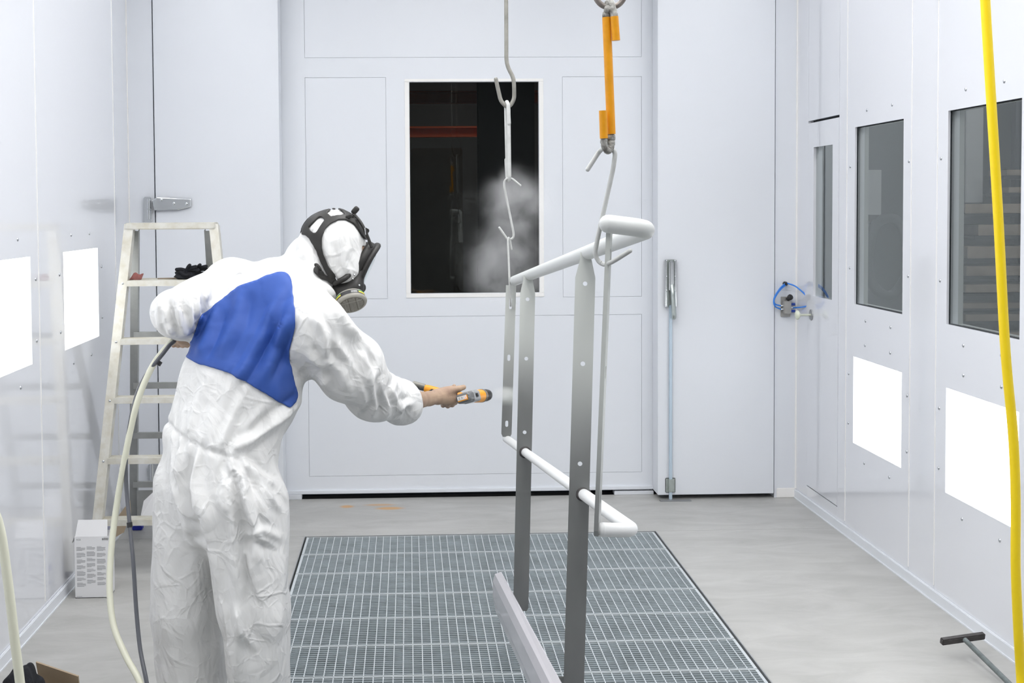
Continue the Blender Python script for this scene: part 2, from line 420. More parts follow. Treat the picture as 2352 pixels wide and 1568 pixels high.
    def build(s, name, material, parent=None, smooth=None):
        org = ORI.get(parent.name, np.zeros(3)) if parent is not None else np.zeros(3)
        me = bpy.data.meshes.new(name)
        vs = (np.array(s.v)-org).tolist() if len(s.v) else []
        me.from_pydata(vs, [], s.f)
        sm = s.sm if smooth is None else [smooth]*len(s.f)
        me.polygons.foreach_set('use_smooth', sm)
        me.materials.append(M[material] if isinstance(material, str) else material)
        me.validate()
        bm = bmesh.new(); bm.from_mesh(me); bmesh.ops.recalc_face_normals(bm, faces=bm.faces); bm.to_mesh(me); bm.free()
        me.update()
        ob = bpy.data.objects.new(name, me); COL.objects.link(ob)
        if parent is not None: ob.parent = parent
        ORI[ob.name] = org
        return ob

def thing(name, label, cat, loc, group=None, kind=None):
    o = bpy.data.objects.new(name, None); COL.objects.link(o)
    o.location = [float(q) for q in loc]; o.empty_display_size = 0.05
    ORI[o.name] = np.array([float(q) for q in loc])
    if kind: o['kind'] = kind
    if label: o['label'] = label
    if cat: o['category'] = cat
    if group: o['group'] = group
    return o
def subthing(name, parent, label=None):
    o = bpy.data.objects.new(name, None); COL.objects.link(o); o.parent = parent; ORI[o.name] = ORI[parent.name]
    o.empty_display_size = 0.05
    if label: o['label'] = label
    return o
def tag(o, label, cat, group=None):
    o['label'] = label; o['category'] = cat
    if group: o['group'] = group
    return o
def struct(o, label=None):
    o['kind'] = 'structure'
    if label: o['label'] = label
    return o
def spline(pts, n=8):
    P = [np.asarray(p, float) for p in pts]; out = []
    Q = [2*P[0]-P[1]]+P+[2*P[-1]-P[-2]]
    for i in range(1, len(Q)-2):
        for k in range(n):
            t = k/n
            out.append(0.5*((2*Q[i])+(-Q[i-1]+Q[i+1])*t+(2*Q[i-1]-5*Q[i]+4*Q[i+1]-Q[i+2])*t*t+(-Q[i-1]+3*Q[i]-3*Q[i+1]+Q[i+2])*t**3))
    out.append(P[-1]); return out
def fillet(pts, r, n=6):
    P = [np.asarray(p, float) for p in pts]; out = [P[0]]
    for i in range(1, len(P)-1):
        a, b = P[i-1]-P[i], P[i+1]-P[i]
        la, lb = np.linalg.norm(a), np.linalg.norm(b)
        d = min(r, la*0.49, lb*0.49); A = P[i]+a/la*d; B = P[i]+b/lb*d
        for k in range(n+1):
            t = k/n; out.append((1-t)**2*A+2*t*(1-t)*P[i]+t*t*B)
    out.append(P[-1]); return out
def rectpoly(x0, x1, y0, y1): return [(x0, y0), (x1, y0), (x1, y1), (x0, y1)]
def circ(x, y, r, n=20): return [(x+r*math.cos(2*math.pi*k/n), y+r*math.sin(2*math.pi*k/n)) for k in range(n)]

# ------------------------------------------------------------------ room dimensions
XL, XR, YB, YREAR, ZC = -1.572, 2.306, 7.42, -1.6, 3.6
XLC = -1.625       # left wall near the corner

# floor with the extraction pit opening
GX0, GX1, GY1, GY0 = -0.553, 1.306, 6.68, 1.3
mb = MB()
JT = 6.69
for x0, x1, y0, y1 in ((-1.80, 2.50, JT+0.003, 7.56), (-1.80, GX0-0.012, YREAR, JT), (GX1+0.012, 2.50, YREAR, JT), (GX0-0.012, GX1+0.012, YREAR, GY0)):
    mb.box(x0, x1, y0, y1, -0.15, 0.0)
floor = struct(mb.build('floor', 'concrete'), 'light grey trowelled concrete floor with an opening for the grating')
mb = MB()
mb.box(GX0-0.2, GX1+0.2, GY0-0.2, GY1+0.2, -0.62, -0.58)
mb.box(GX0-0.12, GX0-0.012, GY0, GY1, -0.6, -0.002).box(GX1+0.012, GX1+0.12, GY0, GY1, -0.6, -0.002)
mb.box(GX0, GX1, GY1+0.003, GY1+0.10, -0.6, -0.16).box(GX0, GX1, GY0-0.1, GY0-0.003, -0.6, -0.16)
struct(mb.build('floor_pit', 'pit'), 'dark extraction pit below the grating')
mb = MB()
for x0, x1, y0, y1 in ((GX0-0.014, GX0-0.009, GY0, GY1), (GX1+0.009, GX1+0.014, GY0, GY1), (GX0-0.014, GX1+0.014, GY1+0.001, GY1+0.006)):
    mb.box(x0, x1, y0, y1, -0.05, 0.002)
struct(mb.build('trim_1', 'steelg'), 'thin steel edging around the grating opening')

# grating panels, each a liftable thing
NR = 16
PW = (GY1-GY0)/NR
glab = ['first steel grating panel, the row nearest the big back door',
        'second row of steel floor grating counted from the back door',
        'third row of steel floor grating counted from the back door',
        'fourth row of floor grating, level with the far end of the hanging toe board',
        'fifth row of steel floor grating counted from the back door',
        'sixth row of steel floor grating counted from the back door',
        'seventh row of floor grating, lowest in the photo beside the trouser leg']
for r_ in range(NR):
    y1 = GY1-r_*PW-0.003; y0 = y1-PW+0.006
    g = thing('floor_grating', glab[r_] if r_ < 7 else ['eighth','ninth','tenth','eleventh','twelfth','thirteenth','fourteenth','fifteenth','sixteenth'][r_-7]+' row of steel floor grating counted from the back door, below the picture', 'grating', (GX0, y0, 0), 'galvanised floor grating panels')
    fr = MB(); zt = -0.001
    fr.box(GX0, GX1, y0, y0+0.006, zt-0.032, zt).box(GX0, GX1, y1-0.006, y1, zt-0.032, zt)
    fr.box(GX0, GX0+0.012, y0+0.0061, y1-0.0061, zt-0.032, zt).box(GX1-0.012, GX1, y0+0.0061, y1-0.0061, zt-0.032, zt)
    fr.build('frame', 'galvt', g)
    bb = MB(); nb = 14
    for k in range(1, nb+1):
        y = y0+(y1-y0)*k/(nb+1)
        bb.box(GX0+0.004, GX1-0.004, y-0.0019, y+0.0019, zt-0.030, zt-0.001)
    o = bb.build('bearing_bars', 'galv', g); o['kind'] = 'stuff'
    cb = MB(); nc = 49
    for k in range(1, nc+1):
        x = GX0+(GX1-GX0)*k/(nc+1)
        cb.box(x-0.0019, x+0.0019, y0+0.003, y1-0.003, zt-0.006, zt+0.0005)
    o = cb.build('cross_rods', 'galvt', g); o['kind'] = 'stuff'

# ------------------------------------------------------------------ side walls built of panels with real openings
def wall_cells(mb, X, sgn, y0, y1, z0, z1, holes, th=0.05):
    """panel in plane X=const facing sgn, with rectangular openings (ya,yb,za,zb); reveals included"""
    ys = sorted({y0, y1, *[h[0] for h in holes], *[h[1] for h in holes]})
    zs = sorted({z0, z1, *[h[2] for h in holes], *[h[3] for h in holes]})
    for i in range(len(ys)-1):
        for j in range(len(zs)-1):
            yc, zc = (ys[i]+ys[i+1])/2, (zs[j]+zs[j+1])/2
            if any(h[0] < yc < h[1] and h[2] < zc < h[3] for h in holes): continue
            mb.add([(X, ys[i], zs[j]), (X, ys[i+1], zs[j]), (X, ys[i+1], zs[j+1]), (X, ys[i], zs[j+1])], [(0, 1, 2, 3)])
    X2 = X-sgn*th
    for h in holes+[(y0, y1, z0, z1)]:
        mb.add([(X, h[0], h[2]), (X, h[1], h[2]), (X, h[1], h[3]), (X, h[0], h[3]), (X2, h[0], h[2]), (X2, h[1], h[2]), (X2, h[1], h[3]), (X2, h[0], h[3])],
               [(0, 1, 5, 4), (1, 2, 6, 5), (2, 3, 7, 6), (3, 0, 4, 7)])
    return mb

def panel_obj(name, X, sgn, y0, y1, z0, z1, holes, parent, m_):
    mb = MB(); wall_cells(mb, X, sgn, y0, y1, z0, z1, holes)
    org = ORI[parent.name]; me = bpy.data.meshes.new(name)
    me.from_pydata((np.array(mb.v)-org).tolist(), [], mb.f); me.materials.append(M[m_]); me.update()
    o = bpy.data.objects.new(name, me); COL.objects.link(o); o.parent = parent; ORI[o.name] = org
    return o

def yz_rect(X, pts):
    """pixel corners (x,y)*4 -> (y0,y1,z0,z1) on plane X"""
    Q = np.array([at_x(px, py, X) for px, py in pts])
    ys = np.sort(Q[:, 1]); zs = np.sort(Q[:, 2])
    return [ys[:2].mean(), ys[2:].mean(), zs[:2].mean(), zs[2:].mean()]

def screws(parent, X, sgn, r, mg=0.075, skip=()):
    y0, y1, z0, z1 = r; H, W = z1-z0, y1-y0
    pts = [(y0+W*0.22, z1+mg), (y0+W*0.74, z1+mg), (y0+W*0.22, z0-mg), (y0+W*0.74, z0-mg), (y0-mg*0.9, z0+H*0.2), (y0-mg*0.9, z0+H*0.78), (y1+mg*0.9, z0+H*0.2), (y1+mg*0.9, z0+H*0.78)]
    for k, (y, z) in enumerate(pts):
        mb = MB(); mb.lathe((X, y, z), (sgn, 0, 0), [(0.0075, 0), (0.0075, 0.0015), (0.0055, 0.004), (0.001, 0.0052)], 10)
        mb.build('screw', 'screw', parent)

def light_panel(name, X, sgn, r, label):
    t = thing(name, label, None, (X, r[0], r[2]), kind='structure')
    y0, y1, z0, z1 = r
    d = MB(); d.obox((X-sgn*0.012, (y0+y1)/2, (z0+z1)/2), (1, 0, 0), (0, 1, 0), (0, 0, 1), 0.004, (y1-y0)/2+0.01, (z1-z0)/2+0.01)
    d.build('lit_pane', 'lampd', t)
    screws(t, X, sgn, r)
    return t
def glass_window(name, X, sgn, r, label, sc_=True):
    t = thing(name, label, None, (X, r[0], r[2]), kind='structure')
    y0, y1, z0, z1 = r
    me = MB().add([(X-sgn*0.018, y0-0.01, z0-0.01), (X-sgn*0.018, y1+0.01, z0-0.01), (X-sgn*0.018, y1+0.01, z1+0.01), (X-sgn*0.018, y0-0.01, z1+0.01)], [(0, 1, 2, 3)])
    me.build('pane', 'glass', t)
    fr = MB()
    for a in ((y0-0.004, y0+0.003, z0, z1), (y1-0.003, y1+0.004, z0, z1), (y0, y1, z0-0.004, z0+0.003), (y0, y1, z1-0.003, z1+0.004)):
        fr.box(X-sgn*0.016, X-sgn*0.010, *a)
    fr.build('gasket', 'gap', t)
    lb = MB(); xo, xi = X-sgn*0.05, X-sgn*0.072
    for a in ((y0-0.012, y0, z0-0.012, z1+0.012), (y1, y1+0.012, z0-0.012, z1+0.012), (y0, y1, z0-0.012, z0), (y0, y1, z1, z1+0.012)):
        lb.box(min(xo, xi), max(xo, xi), *a)
    lb.build('liner', 'hallb', t)
    if sc_: screws(t, X, sgn, r)
    return t

# right wall
rwin1 = yz_rect(XR, [(1964, 293), (2075, 272), (2073, 721), (1962, 698)])
rwin2 = yz_rect(XR, [(2178, 254), (2347, 225), (2342, 780), (2174, 744)])
rlamp1 = yz_rect(XR, [(1960, 818), (2071.5, 855), (2069, 1074), (1959, 1016)])
rlamp2 = yz_rect(XR, [(2173, 890), (2341, 946), (2337, 1222), (2171, 1127)])
rdoor = yz_rect(XR, [(1857, 282), (1928, 266), (1923, 1161), (1853, 1115)])
rdwin = yz_rect(XR, [(1869, 338), (1913, 332), (1911, 688), (1868, 680)])
s1 = at_x(1942, 1000, XR)[1]; s2 = at_x(2089, 1000, XR)[1]; s3 = at_x(2148, 1000, XR)[1]
dy = rwin1[0]-rwin2[0]
rwin3 = [rwin2[0]-dy, rwin2[1]-dy, rwin2[2], rwin2[3]]
rlamp3 = [rlamp2[0]-dy, rlamp2[1]-dy, rlamp2[2], rlamp2[3]]
rlamp4 = [rlamp3[0]-dy, rlamp3[1]-dy, rlamp2[2], rlamp2[3]]
wr = thing('wall_right', 'smooth white panelled right wall of the booth', None, (XR, 0, 0), kind='structure')
G = 0.0015
panel_obj('wall_panel', XR, -1, rdoor[1]+G, YB+0.01, 0, ZC, [], wr, 'wallgloss')
panel_obj('wall_panel', XR, -1, rdoor[0]+G, rdoor[1]-G, 0, rdoor[2]-0.004, [], wr, 'wallgloss')
panel_obj('wall_panel', XR, -1, rdoor[0]+G, rdoor[1]-G, rdoor[3]+0.008, ZC, [], wr, 'wallgloss')
panel_obj('wall_panel', XR, -1, s1+G, rdoor[0]-G, 0, ZC, [], wr, 'wallgloss')
panel_obj('wall_panel', XR, -1, s2+G, s1-G, 0, ZC, [tuple(rwin1), tuple(rlamp1)], wr, 'wallgloss')
panel_obj('wall_panel', XR, -1, s3+G, s2-G, 0, ZC, [], wr, 'wallgloss')
s4 = s3-(s1-s2); s5 = s4-(s2-s3)
panel_obj('wall_panel', XR, -1, s4+G, s3-G, 0, ZC, [tuple(rwin2), tuple(rlamp2)], wr, 'wallgloss')
panel_obj('wall_panel', XR, -1, s5+G, s4-G, 0, ZC, [], wr, 'wallgloss')
s6 = s5-(s1-s2)
panel_obj('wall_panel', XR, -1, s6+G, s5-G, 0, ZC, [tuple(rwin3), tuple(rlamp3)], wr, 'wallgloss')
panel_obj('wall_panel', XR, -1, s6-1.2+G, s6-G, 0, ZC, [], wr, 'wallgloss')
panel_obj('wall_panel', XR, -1, YREAR, s6-1.2-G, 0, ZC, [], wr, 'wallgloss')
seams = MB()
for y in (s1, s2, s3, s4, s5, s6):
    seams.box(XR-0.0022, XR+0.002, y-0.003, y+0.003, 0.07, ZC)
seams.build('seam_bead', 'seal', wr)
bk = MB()      # backing behind the seams, leaving the openings free
wall_cells(bk, XR+0.03, -1, YREAR, YB+0.1, 0, ZC, [(q[0]-.02, q[1]+.02, q[2]-.02, q[3]+.02) for q in (rwin1, rwin2, rwin3)]+[(rdoor[0]+0.03, rdoor[1]-0.03, rdoor[2]+0.02, rdoor[3]-0.03)], 0.015)
bk.build('backing', 'gap', wr)
light_panel('window_1', XR, -1, rlamp1, 'lit white panel on the right wall, lower one nearer the small door')
light_panel('window_2', XR, -1, rlamp2, 'lit white panel on the right wall crossed by the yellow hose')
light_panel('window_3', XR, -1, rlamp3, 'lit white panel on the right wall nearer the viewer')
glass_window('window_4', XR, -1, rwin1, 'dark upright window beside the narrow side door')
glass_window('window_5', XR, -1, rwin2, 'large dark window behind the yellow hose')
glass_window('window_6', XR, -1, rwin3, 'window on the right wall nearer the viewer')
# narrow door in the right wall
dr = thing('door_1', 'narrow white service door with an upright glass pane in the right wall', None, (XR, rdoor[0], 0), kind='structure')
panel_obj('door_leaf', XR-0.001, -1, rdoor[0]+0.002, rdoor[1]-0.002, rdoor[2]+0.002, rdoor[3]-0.006, [tuple(rdwin)], dr, 'wallgloss')
MB().add([(XR+0.014, rdwin[0]-0.01, rdwin[2]-0.01), (XR+0.014, rdwin[1]+0.01, rdwin[2]-0.01), (XR+0.014, rdwin[1]+0.01, rdwin[3]+0.01), (XR+0.014, rdwin[0]-0.01, rdwin[3]+0.01)], [(0, 1, 2, 3)]).build('pane', 'glass', dr)
rp = at_x(1864, 723, XR)
MB().lathe(rp, (-1, 0, 0), [(0.032, 0), (0.032, 0.004), (0.030, 0.006)], 28).build('rosette', 'steelg', dr)
MB().lathe(rp, (-1, 0, 0), [(0.006, 0), (0.006, 0.062), (0.012, 0.068), (0.026, 0.076), (0.027, 0.084), (0.018, 0.092), (0.002, 0.095)], 24).build('door_knob', 'knob', dr)

# left wall
llamp1 = yz_rect(XL, [(151, 580), (224.7, 567.4), (228, 770.7), (151, 804)])
W1 = rlamp1[1]-rlamp1[0]
r_ = at_x(68.5, 588.7, XL); r2_ = at_x(75.5, 835.8, XL)
llamp1[0] = llamp1[1]-W1
llamp2 = [0, (r_[1]+r2_[1])/2, r2_[2], r_[2]]
llamp2[0] = llamp2[1]-W1
dl = llamp1[1]-llamp2[1]
llamp1[2:] = [(llamp1[2]+llamp2[2])/2, (llamp1[3]+llamp2[3])/2]; llamp2[2:] = llamp1[2:]
llamps = [llamp1, llamp2]+[[llamp2[0]-dl*k, llamp2[1]-dl*k, llamp1[2], llamp1[3]] for k in (1, 2)]
wl = thing('wall_left', 'glossy white panelled left wall mirroring the ladder', None, (XL, 0, 0), kind='structure')
yl = at_x(90, 700, XL)[1]; yc = at_x(262, 400, XL)[1]
edges = [yc, yl, yl-dl, yl-2*dl, yl-3*dl, YREAR]
for a, b_ in zip(edges[1:], edges[:-1]):
    hs = [tuple(l) for l in llamps if l[0] > a and l[1] < b_]
    panel_obj('wall_panel', XL, 1, a+G, b_-G, 0, ZC, hs, wl, 'wallgloss')
mb = MB(); mb.add([(XL, yc+G, 0), (XLC, YB+0.02, 0), (XLC, YB+0.02, ZC), (XL, yc+G, ZC)], [(0, 1, 2, 3)])
o = mb.build('wall_panel', 'wallgloss', wl)
sm = MB()
for y in edges[:-1]: sm.box(XL-0.002, XL+0.0022, y-0.003, y+0.003, 0.07, ZC)
sm.build('seam_bead', 'seal', wl)
MB().box(XL-0.09, XL-0.055, YREAR, YB+0.1, 0, ZC).build('backing', 'gap', wl)
ll = ['lit white panel on the left wall just left of the ladder', 'lit white panel cut by the left edge of the photo', 'lit white panel on the left wall nearer the viewer', 'lit white panel on the left wall closest to the viewer']
for k, l in enumerate(llamps):
    light_panel('window_%d' % (7+k), XL, 1, l, ll[k])

# baseboards
mb = MB(); mb.box(XR-0.012, XR+0.001, YREAR, YB, 0, 0.052, 0.003); mb.box(XR-0.016, XR, YREAR, YB, 0, 0.006)
struct(mb.build('baseboard_right', 'wall'))
mb = MB(); mb.box(XL-0.001, XL+0.012, YREAR, yc, 0, 0.052, 0.003); mb.box(XL, XL+0.016, YREAR, yc, 0, 0.006)
struct(mb.build('baseboard_left', 'wall'))

# ------------------------------------------------------------------ back wall
wb = thing('wall_back', 'white back wall framing the booth doors', None, (0, YB, 0), kind='structure')
YD = YB-0.012            # leaf fronts
def xat(px, py, Y): return at(px, py, Y)[0]
def zat(px, py, Y): return at(px, py, Y)[2]
lx0, lx1 = xat(358, 500, YD), xat(645, 600, YD)
rx0, rx1 = xat(1511, 600, YD), xat(1779, 600, YD)
mb = MB()
mb.box(XLC-0.02, lx0-0.008, YB, YB+0.12, 0, ZC); mb.build('wall_panel', 'wall', wb)
mb = MB(); mb.box(rx1+0.006, XR+0.02, YB, YB+0.12, 0, ZC); mb.build('wall_panel', 'wall', wb)
MB().box(rx1+0.02, XR, YB-0.008, YB, 0, 0.058, 0.003).build('base_strip', 'seal', wb)
MB().box(XR-0.008, XR, YB-0.008, YB, 0.05, ZC).build('corner_bead', 'seal', wb)
MB().box(XLC, XLC+0.006, YB-0.008, YB, 0.05, ZC).build('corner_bead', 'seal', wb)
for (a, b_, nm) in ((lx0, lx1, 'left'), (rx0, rx1, 'right')):
    MB().box(a-0.02, b_-0.02, YB+0.165, YB+0.19, 0, ZC).build('backing', 'gap', wb)
dl_ = thing('door_2', 'tall plain white door leaf left of the big door, behind the ladder', None, (lx0, YD, 0), kind='structure')
MB().box(lx0, lx1, YD, YD+0.155, 0.012, ZC, 0.002).build('door_leaf', 'door', dl_)
d3 = thing('door_3', 'tall plain white door leaf right of the big door, with a lock bar', None, (rx0, YD, 0), kind='structure')
MB().box(rx0, rx1, YD, YD+0.155, 0.028, ZC, 0.002).build('door_leaf', 'door', d3)

# central door with raised rails and recessed panels
YM = YD+0.16
cx0, cx1 = lx1, rx0
d4 = thing('door_4', 'wide white panelled door with a dark upright window between the two plain leaves', None, ((cx0+cx1)/2, YM, 0), kind='structure')
win = (xat(942, 430, YM), xat(1238, 430, YM), zat(943, 674, YM), zat(1090, 188, YM))
pxl, pxr = xat(706, 700, YM), xat(1474, 700, YM)
z_b0 = zat(1000, 1090, YM); z_b1 = zat(1000, 726, YM); z_m0 = zat(1000, 685, YM); z_m1 = zat(1000, 177, YM); z_t0 = zat(1000, 132, YM)
xs1, xs2 = xat(888, 400, YM), xat(1292, 400, YM)
def xz_cells(mb, Y, x0, x1, z0, z1, holes, th):
    xs = sorted({x0, x1, *[h[0] for h in holes], *[h[1] for h in holes]}); zs = sorted({z0, z1, *[h[2] for h in holes], *[h[3] for h in holes]})
    for i in range(len(xs)-1):
        for j in range(len(zs)-1):
            xc, zc = (xs[i]+xs[i+1])/2, (zs[j]+zs[j+1])/2
            if any(h[0] < xc < h[1] and h[2] < zc < h[3] for h in holes): continue
            mb.add([(xs[i], Y, zs[j]), (xs[i+1], Y, zs[j]), (xs[i+1], Y, zs[j+1]), (xs[i], Y, zs[j+1])], [(0, 1, 2, 3)])
    for h in list(holes)+[(x0, x1, z0, z1)]:
        mb.add([(h[0], Y, h[2]), (h[1], Y, h[2]), (h[1], Y, h[3]), (h[0], Y, h[3]), (h[0], Y+th, h[2]), (h[1], Y+th, h[2]), (h[1], Y+th, h[3]), (h[0], Y+th, h[3])],
               [(0, 1, 5, 4), (1, 2, 6, 5), (2, 3, 7, 6), (3, 0, 4, 7)])
    return mb
def raw(mb, name, m_, parent):
    org = ORI[parent.name]; me = bpy.data.meshes.new(name)
    me.from_pydata((np.array(mb.v)-org).tolist(), [], mb.f); me.materials.append(M[m_]); me.update()
    o = bpy.data.objects.new(name, me); COL.objects.link(o); o.parent = parent; ORI[o.name] = org; return o
rects = [(pxl, pxr, z_b0, z_b1), (pxl, pxr, z_t0, ZC-0.1), (pxl, xs1, z_m0, z_m1), (xs2, pxr, z_m0, z_m1), (win[0]-0.022, win[1]+0.022, win[2]-0.020, win[3]+0.014)]
raw(xz_cells(MB(), YM, cx0-0.03, cx1+0.03, 0.035, ZC, rects, 0.03), 'door_frame', 'door', d4)
for a in rects[:4]:
    raw(xz_cells(MB(), YM+0.001, a[0]+0.0018, a[1]-0.0018, a[2]+0.0018, a[3]-0.0018, [], 0.02), 'panel', 'door', d4)
    MB().box(a[0]-0.01, a[1]+0.01, YM+0.006, YM+0.01, a[2]-0.01, a[3]+0.01).build('panel_backing', 'trim', d4)
a = rects[4]
raw(xz_cells(MB(), YM+0.001, a[0]-0.006, a[1]+0.006, a[2]-0.006, a[3]+0.006, [win], 0.05), 'window_frame', 'door', d4)
fr = MB()
for q in ((win[0]-0.028, win[0]-0.002, win[2]-0.0015, win[3]+0.0015), (win[1]+0.002, win[1]+0.028, win[2]-0.0015, win[3]+0.0015), (win[0]-0.028, win[1]+0.028, win[2]-0.026, win[2]-0.002), (win[0]-0.028, win[1]+0.028, win[3]+0.002, win[3]+0.018)):
    fr.box(q[0], q[1], YM-0.004, YM+0.01, q[2], q[3], 0.0015)
fr.build('window_bead', 'seal', d4)
MB().add([(win[0]-0.01, YM+0.022, win[2]-0.01), (win[1]+0.01, YM+0.022, win[2]-0.01), (win[1]+0.01, YM+0.022, win[3]+0.01), (win[0]-0.01, YM+0.022, win[3]+0.01)], [(0, 1, 2, 3)]).build('pane', 'glassd', d4)
MB().box(cx0, cx1, YM-0.016, YM+0.02, 0.03, 0.052, 0.003).build('bottom_ledge', 'door', d4)
MB().box(cx0, xat(694, 1150, YM), YM-0.02, YM+0.05, 0.0, 0.03, 0.002).build('foot_plate', 'trim', d4)
MB().box(xat(1410, 1138, YM), xat(1500, 1138, YM), YM-0.02, YM+0.05, 0.0, 0.022, 0.002).build('foot_plate', 'trim', d4)
# frame round the centre that closes the wall behind it
mb = MB()
mb.box(cx0-0.2, cx1+0.2, YB+0.215, YB+0.225, 0, win[2]-0.02).box(cx0-0.2, cx1+0.2, YB+0.215, YB+0.225, win[3]+0.02, ZC)
mb.box(cx0-0.2, win[0]-0.02, YB+0.215, YB+0.225, win[2]-0.03, win[3]+0.03).box(win[1]+0.02, cx1+0.2, YB+0.215, YB+0.225, win[2]-0.03, win[3]+0.03)
mb.build('backing', 'gap', wb)

struct(MB().box(XL-0.1, XR+0.1, YREAR-0.1, YB+0.24, ZC, ZC+0.1).build('ceiling', 'ceil'))
struct(MB().box(XL-0.1, XR+0.1, YREAR-0.1, YREAR, 0, ZC).build('wall_front', 'hallg'))

# ------------------------------------------------------------------ hall outside the windows
mb = MB()
mb.box(-3, 7.2, 7.7, 13.2, -0.05, 0.0).box(2.45, 7.2, -3, 7.7, -0.05, 0.0)
struct(mb.build('floor_hall', 'hallf'))
mb = MB()
mb.box(-3, 7.3, 13.0, 13.1, 0, 4.2).box(7.2, 7.3, -3, 13, 0, 4.2).box(-3.1, -3, 7.6, 13, 0, 4.2).box(-3, 7.3, -3, 13.1, 4.2, 4.3).box(2.5, 7.3, -3.1, -3, 0, 4.2)
struct(mb.build('wall_hall', 'hallw'))
mb = MB(); mb.box(2.42, 2.78, 7.62, 7.72, 0, 4.2)
struct(mb.build('wall_hall_return', 'hallg'))
# crane beams seen through the back window
for (za, Y, x0, x1, lb) in ((zat(1050, 222, 10.5), 10.5, -0.6, 1.95, 'upper orange steel beam behind the back window'), (zat(1050, 302, 11.8), 11.8, -0.8, 1.0, 'lower orange steel beam behind the back window')):
    mb = MB(); mb.box(x0, x1, Y, Y+0.12, za-0.05, za-0.035).box(x0, x1, Y, Y+0.12, za+0.035, za+0.05).box(x0, x1, Y+0.05, Y+0.07, za-0.035, za+0.035)
    tag(mb.build('crane_beam', 'beam'), lb, 'beam', 'crane beams in the hall')
t = thing('roller_cabinet', 'tall brown cabinet in the dark hall behind the back window', 'cabinet', at(1010, 580, 11.0))
x0, x1 = xat(945, 450, 11.0), xat(1063, 450, 11.0)
MB().box(x0, x1, 11.0, 11.6, 0.0, zat(1000, 340, 11.0), 0.01).build('body', 'brown', t)
MB().box(x0+0.04, x1-0.04, 10.985, 11.0, 0.3, zat(1000, 380, 11.0), 0.004).build('door', 'brown', t)
t = thing('steel_column', 'black steel column in the hall behind the back window', 'column', at(1170, 600, 10.0))
cc = xat(1165, 450, 10.0)
MB().box(cc-0.22, cc+0.22, 10.0, 10.02, 0, 4.2).build('flange', 'hallk', t)
MB().box(cc-0.22, cc+0.22, 10.3, 10.32, 0, 4.2).build('flange', 'hallk', t)
MB().box(cc-0.01, cc+0.01, 10.02, 10.3, 0, 4.2).build('web', 'hallk', t)
# timber rack seen through the right windows
YT_ = 7.95
def hx(px, Y=YT_): return at(px, 500, Y)[0]
t = thing('timber_rack', 'dark steel rack holding timber outside the large window', 'rack', (hx(2214), YT_, 0))
xa, xb = hx(2214), hx(2400)
for x in (xa+0.03, xb-0.03):
    MB().box(x-0.02, x+0.02, YT_+0.30, YT_+0.36, 0, 2.7).build('upright', 'hallk', t)
rows_ = [(390, 403, 2308), (430, 443, 2311), (468, 490, 2216), (516, 541, 2243), (566, 593, 2216), (611, 633, 2216), (653, 671, 2216), (696, 709, 2216), (722, 738, 2216), (765, 785, 2216), (812, 835, 2216), (860, 885, 2216)]
mb = MB()
for ya, yb, x0 in rows_:
    zb_ = at(2280, yb, YT_)[2]; mb.box(hx(x0), xb, YT_+0.02, YT_+0.30, zb_-0.022, zb_-0.001)
mb.build('shelf_arms', 'hallk', t)
for ya, yb, x0 in rows_:
    za_, zb_ = at(2280, ya, YT_)[2], at(2280, yb, YT_)[2]
    tag(MB().box(hx(x0)+random.uniform(0, .02), xb, YT_+random.uniform(-.02, .02), YT_+0.25, zb_, za_, 0.003).build('timber_beam', 'wood'),
        'pale timber beam stacked on the dark rack outside the large window', 'timber', 'timber stacked outside the large window')
tag(MB().box(hx(2217, 8.4), hx(2257, 8.4), 8.4, 8.5, at(2230, 466, 8.4)[2], 3.2, 0.004).build('hall_board', 'hallb'), 'pale upright board behind the timber rack outside the large window', 'board')
tag(MB().box(hx(1984, 8.6), hx(2024, 8.6), 8.6, 8.62, at(2000, 512, 8.6)[2], at(2000, 390, 8.6)[2], 0.002).build('hall_notice', 'hallb'), 'pale sheet behind the small upright window', 'sheet')
t = thing('hanging_hose_coil', 'dark coiled hose hanging outside the small upright window', 'hose', at(2040, 590, 8.3))
cpt = at(2040, 590, 8.3)
MB().tube([cpt+np.array([0.14*math.cos(2*math.pi*k/24), 0.02*math.sin(k), 0.26*math.sin(2*math.pi*k/24)]) for k in range(25)], 0.035, 10).build('coil', 'hallk', t)
MB().box(cpt[0]-0.05, cpt[0]+0.05, 8.3, 8.62, cpt[2]+0.24, cpt[2]+0.28).build('bracket', 'hallg', t)

# ------------------------------------------------------------------ door hardware
def lever(name, label, loc): return thing(name, label, 'hinge', loc)
# big hinge on the left leaf
YH = YD
h = subthing('strap_hinge', dl_)
def P(px, py, d=0.0): 
    q = at(px, py, YH); q[1] -= d; return q
mb = MB(); a, b_ = P(331, 452), P(349, 512)
mb.box(a[0], b_[0], YH-0.016, YH, b_[2], a[2], 0.004); mb.build('frame_leaf', 'chrome', h)
mb = MB(); p0 = P(343, 457, 0.022); p1 = P(343, 503, 0.022)
mb.cyl(p0, (p0[0], p0[1], (p0[2]+p1[2])/2+0.002), 0.011); mb.cyl((p0[0], p0[1], (p0[2]+p1[2])/2-0.002), (p0[0], p0[1], p1[2]), 0.011); mb.build('knuckle', 'chrome', h)
q0, q1, q2, q3 = P(351, 460), P(440, 457), P(440, 475), P(356, 483)
poly = [(q0[0], q0[2]), (P(362, 453)[0], P(362, 453)[2]), (q1[0], q1[2]), (q2[0], q2[2]), (P(410, 482)[0], P(410, 482)[2]), (q3[0], q3[2])]
mb = MB(); mb.plate(poly, [], (0, YH-0.013, 0), (1, 0, 0), (0, 0, 1), (0, 1, 0), 0.022); o = mb.build('strap_leaf', 'chrome', h)
bv = o.modifiers.new('b', 'BEVEL'); bv.width = 0.004; bv.segments = 2
